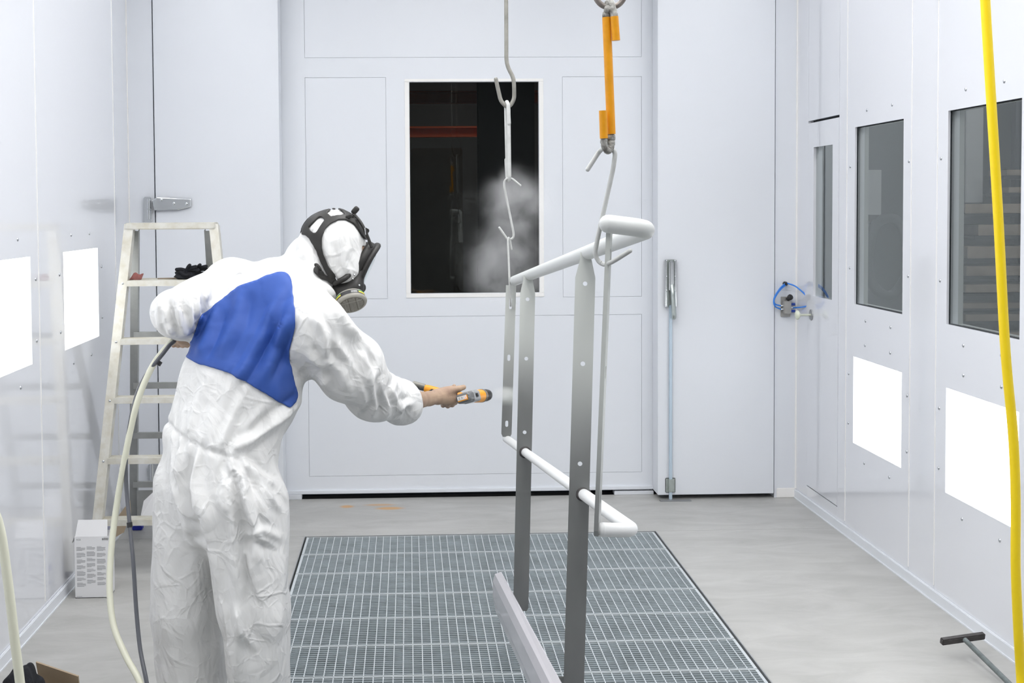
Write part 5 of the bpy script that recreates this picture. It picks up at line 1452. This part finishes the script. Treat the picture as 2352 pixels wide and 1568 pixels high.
# ---- skin body: head, neck, trunk core, arms, hands, legs in one mesh
def finger_chain(F_, pts, r0, r1, k=0.006):
    n_ = len(pts)-1
    for i in range(n_):
        F_.cone(pts[i], pts[i+1], r0+(r1-r0)*i/n_, r0+(r1-r0)*(i+1)/n_, k)
lo = pts_.min(0)-0.1; hi = pts_.max(0)+0.05; lo[2] = 0.0
bf = Field(lo, hi, 0.010)
bf.cone(J(510, 1110, 4.22), J(553, 880, 4.28), .13, .14, .04); bf.cone(J(553, 880, 4.28), J(612, 720, 4.34), .14, .12, .04)
bf.cone(J(545, 672, 4.44), J(712, 740, 4.21), .055, .06, .04); bf.cone(J(650, 690, 4.36), J(745, 640, 4.43), .055, .055, .03)
bf.cone(J(728, 752, 4.2), J(852, 900, 4.42), .05, .042, .02)
bf.cone(J(852, 900, 4.42), J(925, 918, 4.58), .042, .036, .02)
bf.cone(J(528, 672, 4.44), J(402, 722, 4.2), .05, .042, .02); bf.cone(J(402, 722, 4.2), J(414, 752, 4.3), .04, .034, .02)
bf.cone(J(560, 1150, 4.15), J(583, 1400, 4.12), .085, .06, .03); bf.cone(J(583, 1400, 4.12), J(605, 1640, 4.13), .06, .045, .02)
bf.cone(J(455, 1150, 4.27), J(430, 1400, 4.26), .085, .06, .03); bf.cone(J(430, 1400, 4.26), J(452, 1625, 4.27), .06, .045, .02)
bv1, bq1 = bf.mesh(); bv1 = smooth(bv1, edges_of(bq1), 2)
hd = Field(HC-0.16, HC+0.16, 0.0035)      # head with face
H = lambda f, s, u: HC+hf*f+hs*s+hu*u
hd.cone(H(-0.028, 0, 0.030), H(-0.020, 0, 0.022), .074, .073, .02); hd.cone(H(0.01, 0, 0.02), H(0.025, 0, -0.06), .072, .052, .03)
hd.cone(H(0.045, 0, -0.085), H(0.02, 0, -0.08), .026, .03, .02); hd.cone(H(0.070, 0, 0.0), H(0.090, 0, -0.028), .010, .013, .014)
hd.cone(H(0.034, -0.032, 0.010), H(0.034, 0.032, 0.010), .026, .026, .016)
for sg in (-1, 1):
    hd.cone(H(0.083, sg*0.032, 0.006), H(0.083, sg*0.030, 0.006), .0125, .0125, .004, None, 1, True)
    hd.cone(H(0.068, sg*0.031, 0.006), H(0.068, sg*0.029, 0.006), .0115, .0115, .002)
    hd.cone(H(-0.015, sg*0.080, 0.02), H(-0.012, sg*0.078, -0.02), .012, .009, .008)
    hd.cone(H(0.080, sg*0.012, -0.054), H(0.074, sg*0.026, -0.055), .006, .004, .004)
    hd.cone(H(0.073, sg*0.010, -0.033), H(0.078, sg*0.004, -0.034), .008, .008, .006)
hd.cone(H(0.080, -0.010, -0.064), H(0.080, 0.010, -0.064), .006, .006, .005)
hd.cone(J(700, 660, 4.40), H(-0.02, 0, -0.05), .055, .055, .03)
bv2, bq2 = hd.mesh(); bv2 = smooth(bv2, edges_of(bq2), 1)
# right hand with forearm
ww = J(998, 912, 4.745)
hr = Field((J(905, 915, 4.56)[0]-0.02, 4.50, J(1000, 955, 4.8)[2]), (J(1085, 900, 4.85)[0], 4.93, J(1000, 870, 4.8)[2]), 0.0021)
hr.lo = hr.lo
hr.cone(J(925, 918, 4.58), J(958, 919, 4.65), .037, .0325, .01); hr.cone(J(958, 919, 4.65), J(986, 915, 4.71), .0325, .0265, .012)
hr.cone(J(986, 915, 4.71), J(1004, 912, 4.745), .0255, .0255, .012)
HY = 4.785
hr.cone(J(1003, 909, 4.75), J(1026, 906, HY), .0255, .0245, .014); hr.cone(J(1008, 914, 4.75), J(1036, 916, HY), .0225, .021, .012)
hr.cone(J(1026, 902, HY), J(1040, 902, HY+0.008), .021, .018, .012)
mcp = [(1047, 917), (1040, 922), (1030, 925), (1019, 925)]
for (x, y), ln, rr in zip(mcp, (.95, 1.0, .95, .8), (.0098, .0100, .0095, .0085)):
    p0 = J(1020+(x-1030)*0.5, 912, HY-0.005); p1 = J(x, y, HY-0.002); p2 = J(x-1.5, y+7*ln, HY+0.030); p3 = J(x-3, y-4, HY+0.062); p4 = J(x-4, y-25*ln, HY+0.068); p5 = J(x-4, y-32*ln, HY+0.054)
    hr.cone(p0, p1, rr*1.1, rr*1.08, .010); finger_chain(hr, [p1, p2, p3, p4, p5], rr*1.05, rr*0.82, .004)
th_ = [J(1016, 902, 4.765), J(1036, 896, HY-0.004), J(1053, 893, HY+0.002), J(1065, 889, HY+0.012)]
hr.cone(th_[0], th_[1], .019, .0155, .012); hr.cone(th_[1], th_[2], .0150, .0118, .006); hr.cone(th_[2], th_[3], .0120, .0098, .005)
bv3, bq3 = hr.mesh(); bv3 = smooth(bv3, edges_of(bq3), 2, 0.4)
# left hand closed round the hose
JL = lambda x, y, Y: J(x+3, y+8, Y)
hl_ = Field(JL(415, 770, 4.36)-0.14, JL(415, 770, 4.36)+0.14, 0.0028)
hl_.cone(JL(408, 742, 4.28), JL(416, 764, 4.36), .032, .026, .01); LB = JL(420, 768, 4.395)
hl_.cone(JL(416, 764, 4.36), LB, .026, .026, .012); hl_.cone(JL(420, 768, 4.39), JL(428, 770, 4.41), .024, .022, .012)
for i in range(4):
    x = 432-i*10.5; rr = (.0092, .0096, .0092, .0082)[i]
    q0 = JL(x, 764, 4.40); q1 = JL(x-1, 771, 4.425); q2 = JL(x-3, 782, 4.432); q3 = JL(x-5, 785, 4.405); q4 = JL(x-5, 780, 4.388)
    finger_chain(hl_, [q0, q1, q2, q3, q4], rr*1.05, rr*0.85, .004)
hl_.cone(JL(414, 766, 4.37), JL(402, 774, 4.375), .014, .012, .008); hl_.cone(JL(402, 774, 4.375), JL(392, 779, 4.385), .0115, .0095, .005)
bv4, bq4 = hl_.mesh(); bv4 = smooth(bv4, edges_of(bq4), 2, 0.4)
Vs = []; Qs = []; o_ = 0
for a, b in ((bv1, bq1), (bv2, bq2), (bv3, bq3), (bv4, bq4)): Vs.append(a); Qs.append(b+o_); o_ += len(a)
body = np_obj('body', np.concatenate(Vs), np.concatenate(Qs), 'skin', pers)
# boots
for (px, py, Yy, nm) in ((605, 1640, 4.13, 'boot'), (452, 1625, 4.27, 'boot')):
    a = J(px, py, Yy); b = a.copy(); a[2] = 0.16; b[2] = 0.055; bt = Field(b+np.array([-.12, -.15, -.055]), b+np.array([.32, .32, .16]), 0.009)
    bt.cone(a, b, .055, .05, .03); bt.cone(b+Fd*0.02, b+Fd*0.17-np.array([0, 0, .012]), .050, .042, .03)
    v_, q_ = bt.mesh(); v_ = smooth(v_, edges_of(q_), 2); v_[:, 2] = np.maximum(v_[:, 2], 0.0)
    np_obj(nm, v_, q_, 'boot', pers)

# ---- full-face respirator
CR = lambda x, y: (640+x/5.227, 440+y/5.227)
outer = [CR(*p) for p in [(290, 530), (300, 440), (370, 330), (480, 250), (620, 205), (740, 215), (830, 240), (900, 300), (960, 390), (1030, 480), (1072, 560), (1116, 640), (1110, 672), (1085, 690), (1060, 615), (1000, 550), (950, 470), (890, 390), (810, 350), (720, 345), (630, 390), (560, 460), (522, 560), (522, 660), (548, 770), (595, 880), (652, 965), (700, 1050), (655, 1075), (600, 1010), (540, 930), (480, 800), (430, 650), (380, 560), (330, 527)]]
holes = [[CR(*p) for p in h_] for h_ in ([(370, 432), (480, 322), (520, 312), (556, 350), (500, 430), (462, 498), (440, 508), (385, 470)], [(575, 266), (640, 228), (710, 223), (760, 250), (792, 292), (700, 300), (630, 312), (603, 290)], [(890, 320), (920, 325), (960, 370), (970, 395), (930, 362)])]
resp = MB()
# face seal loft: from the hood edge out to the visor frame
def ring_pts(f0, hw, hh, uc, bow, n=40, pw=2.3):
    out = []
    for k in range(n):
        a_ = 2*math.pi*k/n; c_, s_ = math.cos(a_), math.sin(a_)
        x = hw*math.copysign(abs(c_)**(2/pw), c_); y = hh*math.copysign(abs(s_)**(2/pw), s_)
        out.append(H(f0-bow*(x/hw)**2-0.006*(y/hh), x, uc+y))
    return out
n_ = 40
rings = [ring_pts(0.058, .078, .092, -0.002, 0.014), ring_pts(0.066, .086, .101, -0.002, 0.014), ring_pts(0.080, .084, .101, -0.002, 0.015), ring_pts(0.092, .079, .098, 0.0, 0.016), ring_pts(0.098, .072, .090, 0.0, 0.016)]
vs = [p for r_ in rings for p in r_]; fs = [(i*n_+k, i*n_+(k+1) % n_, (i+1)*n_+(k+1) % n_, (i+1)*n_+k) for i in range(len(rings)-1) for k in range(n_)]
resp.add(vs, fs, True)
rsp = resp.build('respirator', 'rubber', pers); rsp['label'] = 'black full-face respirator over the hood'
m_ = rsp.modifiers.new('s', 'SOLIDIFY'); m_.thickness = 0.003
rim = ring_pts(0.098, .079, .098, 0.0, 0.016, 60); MB().tube(rim+[rim[0]], 0.0102, 10, caps=False).build('visor_frame', 'rubber', rsp)
# visor: shallow curved shield
vv = []; ff = []; A_ = ring_pts(0.098, .077, .096, 0.0, 0.016, 40); lv = 6
for l in range(lv):
    t = l/(lv-1)*0.93; 
    for k in range(40):
        base = A_[k]; cen = H(0.098+0.006, 0, 0); p = base*(1-t)+cen*t; vv.append(p+hf*0.010*math.sin(min(1, t*1.4)*math.pi/2)*(1-t*0.3))
for l in range(lv-1):
    for k in range(40): ff.append((l*40+k, l*40+(k+1) % 40, (l+1)*40+(k+1) % 40, (l+1)*40+k))
ff.append(tuple((lv-1)*40+k for k in range(40)))
MB().add(vv, ff, True).build('visor', 'visor', rsp)
# nose cup housing and chin
cf = Field(H(0.04, 0, -0.11)-0.12, H(0.04, 0, -0.11)+0.12, 0.0035)
cf.cone(H(0.075, 0, -0.075), H(0.060, 0, -0.120), .038, .036, .02); cf.cone(H(0.055, -0.05, -0.095), H(0.055, 0.05, -0.095), .034, .034, .02)
cf.cone(H(0.020, -0.055, -0.100), H(0.020, 0.055, -0.100), .028, .028, .02); cf.cone(H(0.108, 0, -0.062), H(0.104, 0, -0.085), .020, .018, .01)
cf.cone(J(780, 668, 4.385), J(816, 662, 4.385), .030, .030, .02); cf.cone(J(776, 690, 4.37), J(800, 688, 4.36), .022, .03, .02); cf.cone(J(812, 660, 4.385), J(830, 628, 4.39), .024, .016, .02)
v_, q_ = cf.mesh(); v_ = smooth(v_, edges_of(q_), 2); np_obj('chin_cup', v_, q_, 'rubber', rsp)
for px, py in ((814, 631), (810, 640), (825, 655)):
    MB().lathe(J(px, py, 4.352 if py < 650 else 4.36), (0.1, -1, 0), [(0.004, 0), (0.003, 0.003), (0.001, 0.004)], 10).build('rivet', 'chrome', rsp)
# cartridges on both sides
for sg in (1, -1):
    ca_ = nz((0.18, -0.72, -0.60)); up_ = nz((0.93, 0.12, 0.30)); up_ = nz(up_-ca_*(up_@ca_)); c0 = J(804, 683, 4.335)
    if sg < 0:
        refl = lambda v_: v_-2*(v_@hs)*hs
        ca_, up_, c0 = refl(ca_), refl(up_), HC+refl(c0-HC)
    up_ = np.cross(up_, ca_)
    prof_ = [(0.026, -0.012), (0.037, -0.004), (0.0385, 0.002), (0.0385, 0.020), (0.041, 0.022), (0.042, 0.027), (0.040, 0.034), (0.036, 0.0365)]
    mb = MB(); mb.lathe(c0, ca_, prof_, 36, 1.32, up_); ct_ = mb.build('filter_cartridge', 'filt', rsp)
    ea = nz(np.cross(ca_, up_)); eb = np.cross(ca_, ea)
    org = pers
    def addp(mb, nm, mt):
        o = mb.build(nm, mt, rsp); return o
    mb = MB(); mb.lathe(c0+ca_*0.0355, ca_, [(0.0335, 0), (0.0335, 0.0014)], 36, 1.32, up_); addp(mb, 'grille', 'filtd')
    mb = MB()
    for k in (-1, 0, 1):
        L_ = 0.031*math.sqrt(1-(k*0.024/0.0445)**2); mb.obox(c0+ca_*0.0380+ea*k*0.022, ea, eb, ca_, 0.0009, L_, 0.0014)
    mb.obox(c0+ca_*0.0380+eb*0.014, ea, eb, ca_, 0.038, 0.0008, 0.0012)
    for i in range(-9, 10):
        for j in range(-5, 6):
            if (i*0.0042/0.040)**2+(j*0.0055/0.030)**2 < 1 and (i+20) % 6 != 0:
                mb.obox(c0+ca_*0.0374+ea*i*0.0042+eb*j*0.0055, ea, eb, ca_, 0.0013, 0.0021, 0.0006)
    o = addp(mb, 'grille_bars', 'filt'); o['kind'] = 'stuff'
    # printed band round the cartridge
    for (a0, a1, h0, h1, mt) in ((-0.2, 3.3, 0.003, 0.0195, 'black'), (2.15, 2.75, 0.0035, 0.0080, 'lgreen'), (2.15, 2.75, 0.0082, 0.0145, 'lyellow'), (0.25, 0.85, 0.0035, 0.0080, 'lgreen'), (0.25, 0.85, 0.0082, 0.0145, 'lyellow')):
        mb = MB(); vs = []; fs = []; nn = 24; off = 0.0390 if mt == 'black' else 0.0394
        for k in range(nn+1):
            a_ = a0+(a1-a0)*k/nn
            for hh_ in (h0, h1): vs.append(c0+ca_*hh_+off*(1.32*math.cos(a_)*ea*1+math.sin(a_)*eb))
        for k in range(nn): fs.append((2*k, 2*k+2, 2*k+3, 2*k+1))
        mb.add(vs, fs, True); addp(mb, 'label_band', mt)
    if sg == 1:
        mb = MB()
        for l in range(2):
            for i in range(7):
                a_ = 1.0+i*0.062; mb.obox(c0+ca_*(0.0148-l*0.005)+0.0396*(1.32*math.cos(a_)*ea+math.sin(a_)*eb), nz(-1.32*math.sin(a_)*ea+math.cos(a_)*eb), ca_, nz(np.cross(ca_, -1.32*math.sin(a_)*ea+math.cos(a_)*eb)), 0.0010, 0.0011, 0.0003)
        o = addp(mb, 'printed_text', 'lwhite'); o['kind'] = 'stuff'
# head harness laid on the hood, mirrored to the far side
cb_v, cb_q = cf.mesh()
for nm, ol, hl2 in (('head_harness', outer, holes), ('lower_strap', [CR(*p) for p in [(410, 930), (440, 888), (482, 892), (512, 950), (570, 1000), (640, 1022), (715, 1060), (700, 1110), (650, 1112), (590, 1080), (500, 1052), (450, 1000), (415, 970)]], [])):
    v_, q_ = sheet(ol, hl2, 1.5, 0.0038, bvh, 0.02, 6)
    o = np_obj(nm, v_, q_, 'rubber', rsp); m_ = o.modifiers.new('s', 'SOLIDIFY'); m_.thickness = 0.0035; m_.offset = -1
    f2, s2_, u2 = hloc(v_); vm_ = v_-2*s2_[:, None]*hs; keep = s2_ > 0.004
    qm = q_[keep[q_].all(1)][:, ::-1]
    if nm == 'head_harness':
        o = np_obj(nm, vm_, qm, 'rubber', rsp); m_ = o.modifiers.new('s', 'SOLIDIFY'); m_.thickness = 0.0035; m_.offset = -1
def buckle(px, py, sx, sy, rotz, Yoff, nm='buckle', mt='rubber'):
    r_ = ray(px, py); r_ = r_/np.linalg.norm(r_); h_ = bvh.ray_cast(Vector(EYE), Vector(r_))
    c = np.array(h_[0]) if h_[0] is not None else at(px, py, 4.45)
    c = c-r_*Yoff; u_ = nz(np.array([math.cos(rotz), 0, math.sin(rotz)])); v_ = nz(np.cross(r_, u_))
    MB().obox(c, u_, v_, nz(np.cross(u_, v_)), sx, sy, 0.006, 0.003).build(nm, mt, rsp)
def curved(pts, r, nm, mt='rubber'):
    MB().tube(spline([at(*p) for p in pts], 6), r, 10, round_cap=True).build(nm, mt, rsp)
buckle(803, 498, 0.015, 0.009, 0.5, 0.004); buckle(840, 532, 0.010, 0.013, -0.5, 0.004); buckle(764, 645, 0.014, 0.011, -0.6, 0.006)
def pad(px, py, Yy, sx, sy, sz, rot, nm):
    c = at(px, py, Yy); u_ = nz(np.array([math.cos(rot), 0.1, math.sin(rot)])); n_2 = nz(np.cross(u_, (0, 1, 0))); v_ = np.cross(n_2, u_)
    MB().obox(c, u_, v_, n_2, sx, sy, sz, 0.004).build(nm, 'rubber', rsp)
def blob(px, py, Yy, sx, sy, sz, rot, nm):
    c = at(px, py, Yy); u_ = nz(np.array([math.cos(rot), 0.1, math.sin(rot)])); n_2 = nz(np.cross(u_, (0, 1, 0))); v_ = np.cross(n_2, u_)
    bm = bmesh.new(); bmesh.ops.create_icosphere(bm, subdivisions=3, radius=1)
    pw2 = lambda t: math.copysign(abs(t)**0.55, t)
    vs = [c+u_*sx*pw2(v.co.x)*.8+v_*sy*pw2(v.co.y)*.8+n_2*sz*pw2(v.co.z)*.8 for v in bm.verts]; fs = [[v.index for v in f.verts] for f in bm.faces]; bm.free()
    MB().add(vs, fs, True).build(nm, 'rubber', rsp)
blob(816, 483, 4.45, 0.019, 0.012, 0.013, 0.85, 'strap_loop'); blob(802, 497, 4.385, 0.015, 0.006, 0.009, 0.4, 'strap_button')
curved([(815, 494, 4.44), (826, 507, 4.41), (836, 524, 4.40), (845, 545, 4.40), (853, 566, 4.40)], 0.0055, 'top_strap')
curved([(726, 620, 4.33), (722, 612, 4.33), (727, 608, 4.33), (735, 618, 4.33)], 0.006, 'strap_end')
curved([(770, 650, 4.345), (790, 640, 4.345), (800, 632, 4.36)], 0.010, 'strap_anchor')
curved([(838, 524, 4.385), (840, 538, 4.385)], 0.0015, 'buckle_wire', 'chrome')
curved([(771, 638, 4.335), (774, 643, 4.335)], 0.0015, 'buckle_wire', 'chrome')

# ------------------------------------------------------------------ spray gun
GA0, GA1 = J(1063, 914, 4.745), J(1127, 906, 4.96)
ga = nz(GA1-GA0); gl_ = np.linalg.norm(GA1-GA0)
gh = nz(np.array([-1.0, 0.12, -0.28])); gh = nz(gh-ga*(gh@ga)); gw = nz(np.cross(ga, gh))
if gw[2] < 0: gw = -gw
gun = thing('spray_gun', 'orange and dark grey powder spray gun held in the worker\'s right hand', 'spray gun', GA0)
G_ = lambda a, h, w_: GA0+ga*a+gh*h+gw*w_
def ghull(secs, nm, mt, bev=0.004):
    mb = MB(); vs = []; fs = []
    for (a, h0, h1, w_) in secs:
        c = min(0.007, w_*0.6)
        for (h, w2) in ((h0+c, -w_), (h1-c, -w_), (h1, -w_+c), (h1, w_-c), (h1-c, w_), (h0+c, w_), (h0, w_-c), (h0, -w_+c)): vs.append(G_(a, h, w2))
    for i in range(len(secs)-1):
        for k in range(8): fs.append((i*8+k, i*8+(k+1) % 8, (i+1)*8+(k+1) % 8, (i+1)*8+k))
    fs.append(tuple(range(8))); fs.append(tuple((len(secs)-1)*8+k for k in range(8)))
    mb.add(vs, fs); o = mb.build(nm, mt, gun); b_ = o.modifiers.new('b', 'BEVEL'); b_.width = bev; b_.segments = 2; return o
ghull([(-0.006, -0.030, 0.026, 0.015), (0.004, -0.034, 0.030, 0.018), (0.055, -0.034, 0.030, 0.021)], 'rear_housing', 'ggrey')
ghull([(0.030, -0.036, 0.022, 0.0225), (0.095, -0.030, 0.020, 0.0215)], 'smoke_cover', 'gclear')
MB().tube([G_(0.070, -0.004, 0), G_(0.100, -0.002, 0), G_(0.150, 0, 0), G_(0.172, 0, 0)], [0.021, 0.0235, 0.0255, 0.0250], 28).build('barrel', 'gorange', gun)
MB().tube([G_(0.160, 0, 0), G_(0.200, 0, 0), G_(0.218, 0, 0), G_(0.228, 0, 0), G_(0.232, 0, 0)], [0.0235, 0.0240, 0.0215, 0.0150, 0.006], 28).build('nozzle', 'black', gun)
MB().tube([G_(0.155, 0, 0), G_(0.168, 0, 0)], [0.0262, 0.0262], 28).build('nozzle_ring', 'ggrey', gun)
# rear panel with display
def gplate(h0, h1, w0, w1, a, nm, mt, th=0.0012):
    MB().obox(G_(a, (h0+h1)/2, (w0+w1)/2), ga, gh, gw, th, abs(h1-h0)/2, abs(w1-w0)/2).build(nm, mt, gun)
gplate(-0.024, 0.020, -0.0105, 0.0085, -0.0065, 'panel_bezel', 'gorange')
gplate(-0.021, 0.019, -0.0065, 0.0085, -0.0075, 'display', 'lwhite')
gplate(-0.024, -0.010, -0.0040, 0.0060, -0.0078, 'display_window', 'inkd', 0.0004) if False else None
gplate(0.0195, 0.0235, -0.005, 0.008, -0.0078, 'display_edge', 'inkd', 0.0006)
def chev(hc, d):
    mb = MB()
    for sgn in (-1, 1): 
        a = G_(-0.0092, hc, 0.001); b = G_(-0.0092, hc-d*0.0035, 0.001+sgn*0.0045); mb.tube([a, b], 0.0007, 6)
    mb.build('chevron', 'inkd', gun)
chev(0.012, 1); chev(-0.003, -1)
MB().lathe(G_(-0.008, -0.0165, -0.001), -ga, [(0.0030, 0), (0.0030, 0.0014)], 14).build('led', 'led', gun)
MB().lathe(G_(-0.0062, -0.0275, -0.002), -ga, [(0.0024, 0), (0.0020, 0.0016)], 12).build('screw', 'chrome', gun)
MB().obox(G_(0.052, -0.037, 0.0), ga, gw, gh, 0.008, 0.007, 0.002, 0.001).build('latch', 'black', gun)
# handle with hose coupling
HA, HB = G_(0.075, 0.015, -0.002), at(976, 892, 4.868)
hv = nz(HB-HA)
MB().tube([HA, HA+hv*0.05, HB-hv*0.05, HB-hv*0.012, HB], [0.019, 0.0165, 0.0155, 0.0165, 0.0150], 24).build('handle', 'gorange', gun)
mb = MB(); mb.tube([HB-hv*0.062+np.array([0, -0.004, -0.003]), HB-hv*0.03+np.array([0, -0.0045, -0.003]), HB-hv*0.010+np.array([0, -0.004, -0.003])], [0.0125, 0.0145, 0.010], 20, round_cap=True); mb.build('grip_insert', 'black', gun)
HCn = HB+(GUNB-HB)*0.38
mb = MB()
for k in range(9):
    c = HB+(HCn-HB)*(k+0.3)/9+np.array([0, 0, -0.004]); mb.lathe(c, nz(HCn-HB), [(0.0065, -0.0012), (0.0080, -0.0008), (0.0080, 0.0008), (0.0065, 0.0012)], 16)
o = mb.build('strain_relief', 'black', gun)
MB().tube([HB+np.array([0, 0.004, 0.006]), HCn+np.array([0, 0.004, 0.005])], [0.0105, 0.0115], 16).build('hose_coupling', 'hookg', gun)
MB().tube([HB+np.array([0, 0, -0.004]), HCn+np.array([0, 0, -0.004]), HCn+(GUNB-HCn)*0.3+np.array([0, 0, -0.003])], 0.0062, 16).build('cable_core', 'greyc', gun)
tag(MB().tube(spline([HCn+np.array([0, 0, 0.003]), HCn+(GUNB-HCn)*0.5, GUNB, at(885, 868, 4.88)], 6), 0.0088, 14).build('gun_hose', 'hookg'), 'grey hose joining the back of the spray gun above the forearm', 'hose')

# ------------------------------------------------------------------ powder mist
def mist(name, c, size, dens, nscale, thr, label, seed, pw=1.5):
    m = bpy.data.materials.new(name+'_volume'); m.use_nodes = True; nt = m.node_tree; nt.nodes.clear()
    o_ = nt.nodes.new('ShaderNodeOutputMaterial'); vs_ = nt.nodes.new('ShaderNodeVolumeScatter'); vs_.inputs['Color'].default_value = (0.98, 0.98, 0.98, 1); vs_.inputs['Anisotropy'].default_value = 0.1
    tc = nt.nodes.new('ShaderNodeTexCoord'); ln = nt.nodes.new('ShaderNodeVectorMath'); ln.operation = 'LENGTH'; nt.links.new(tc.outputs['Object'], ln.inputs[0])
    fall = nt.nodes.new('ShaderNodeMapRange'); fall.interpolation_type = 'SMOOTHSTEP'; fall.inputs['From Min'].default_value = 1.0; fall.inputs['From Max'].default_value = 0.25; nt.links.new(ln.outputs['Value'], fall.inputs['Value'])
    mp = nt.nodes.new('ShaderNodeMapping'); mp.inputs['Location'].default_value = (seed, 0, 0); mp.inputs['Scale'].default_value = tuple(q*nscale for q in size); nt.links.new(tc.outputs['Object'], mp.inputs['Vector'])
    n = nt.nodes.new('ShaderNodeTexNoise'); n.inputs['Scale'].default_value = 1; n.inputs['Detail'].default_value = 4; n.inputs['Roughness'].default_value = 0.55; n.inputs['Distortion'].default_value = 0.6; nt.links.new(mp.outputs[0], n.inputs['Vector'])
    mr = nt.nodes.new('ShaderNodeMapRange'); mr.inputs['From Min'].default_value = thr; mr.inputs['From Max'].default_value = thr+0.25; mr.inputs['To Max'].default_value = dens; nt.links.new(n.outputs['Fac'], mr.inputs['Value'])
    mu = nt.nodes.new('ShaderNodeMath'); mu.operation = 'MULTIPLY'; nt.links.new(mr.outputs[0], mu.inputs[0]); nt.links.new(fall.outputs[0], mu.inputs[1])
    nt.links.new(mu.outputs[0], vs_.inputs['Density']); nt.links.new(vs_.outputs[0], o_.inputs['Volume'])
    bm = bmesh.new(); bmesh.ops.create_icosphere(bm, subdivisions=3, radius=1); me = bpy.data.meshes.new(name); bm.to_mesh(me); bm.free(); me.materials.append(m)
    o = bpy.data.objects.new(name, me); o.location = [float(q) for q in c]; o.scale = size; COL.objects.link(o)
    o['kind'] = 'stuff'; tag(o, label, 'mist'); return o
mist('powder_mist', at(1185, 470, 5.7), (0.20, 0.25, 0.22), 2.6, 7.0, 0.38, 'upper puff of white powder mist drifting before the dark window', 2.0)
mist('powder_mist', at(1165, 610, 5.75), (0.26, 0.28, 0.26), 2.0, 7.0, 0.36, 'lower cloud of white powder mist behind the railing end', 9.0)
mist('powder_jet', at(1155, 904, 4.985), (0.055, 0.05, 0.035), 14.0, 20.0, 0.2, 'short white powder jet between the gun nozzle and the far plate', 4.0)
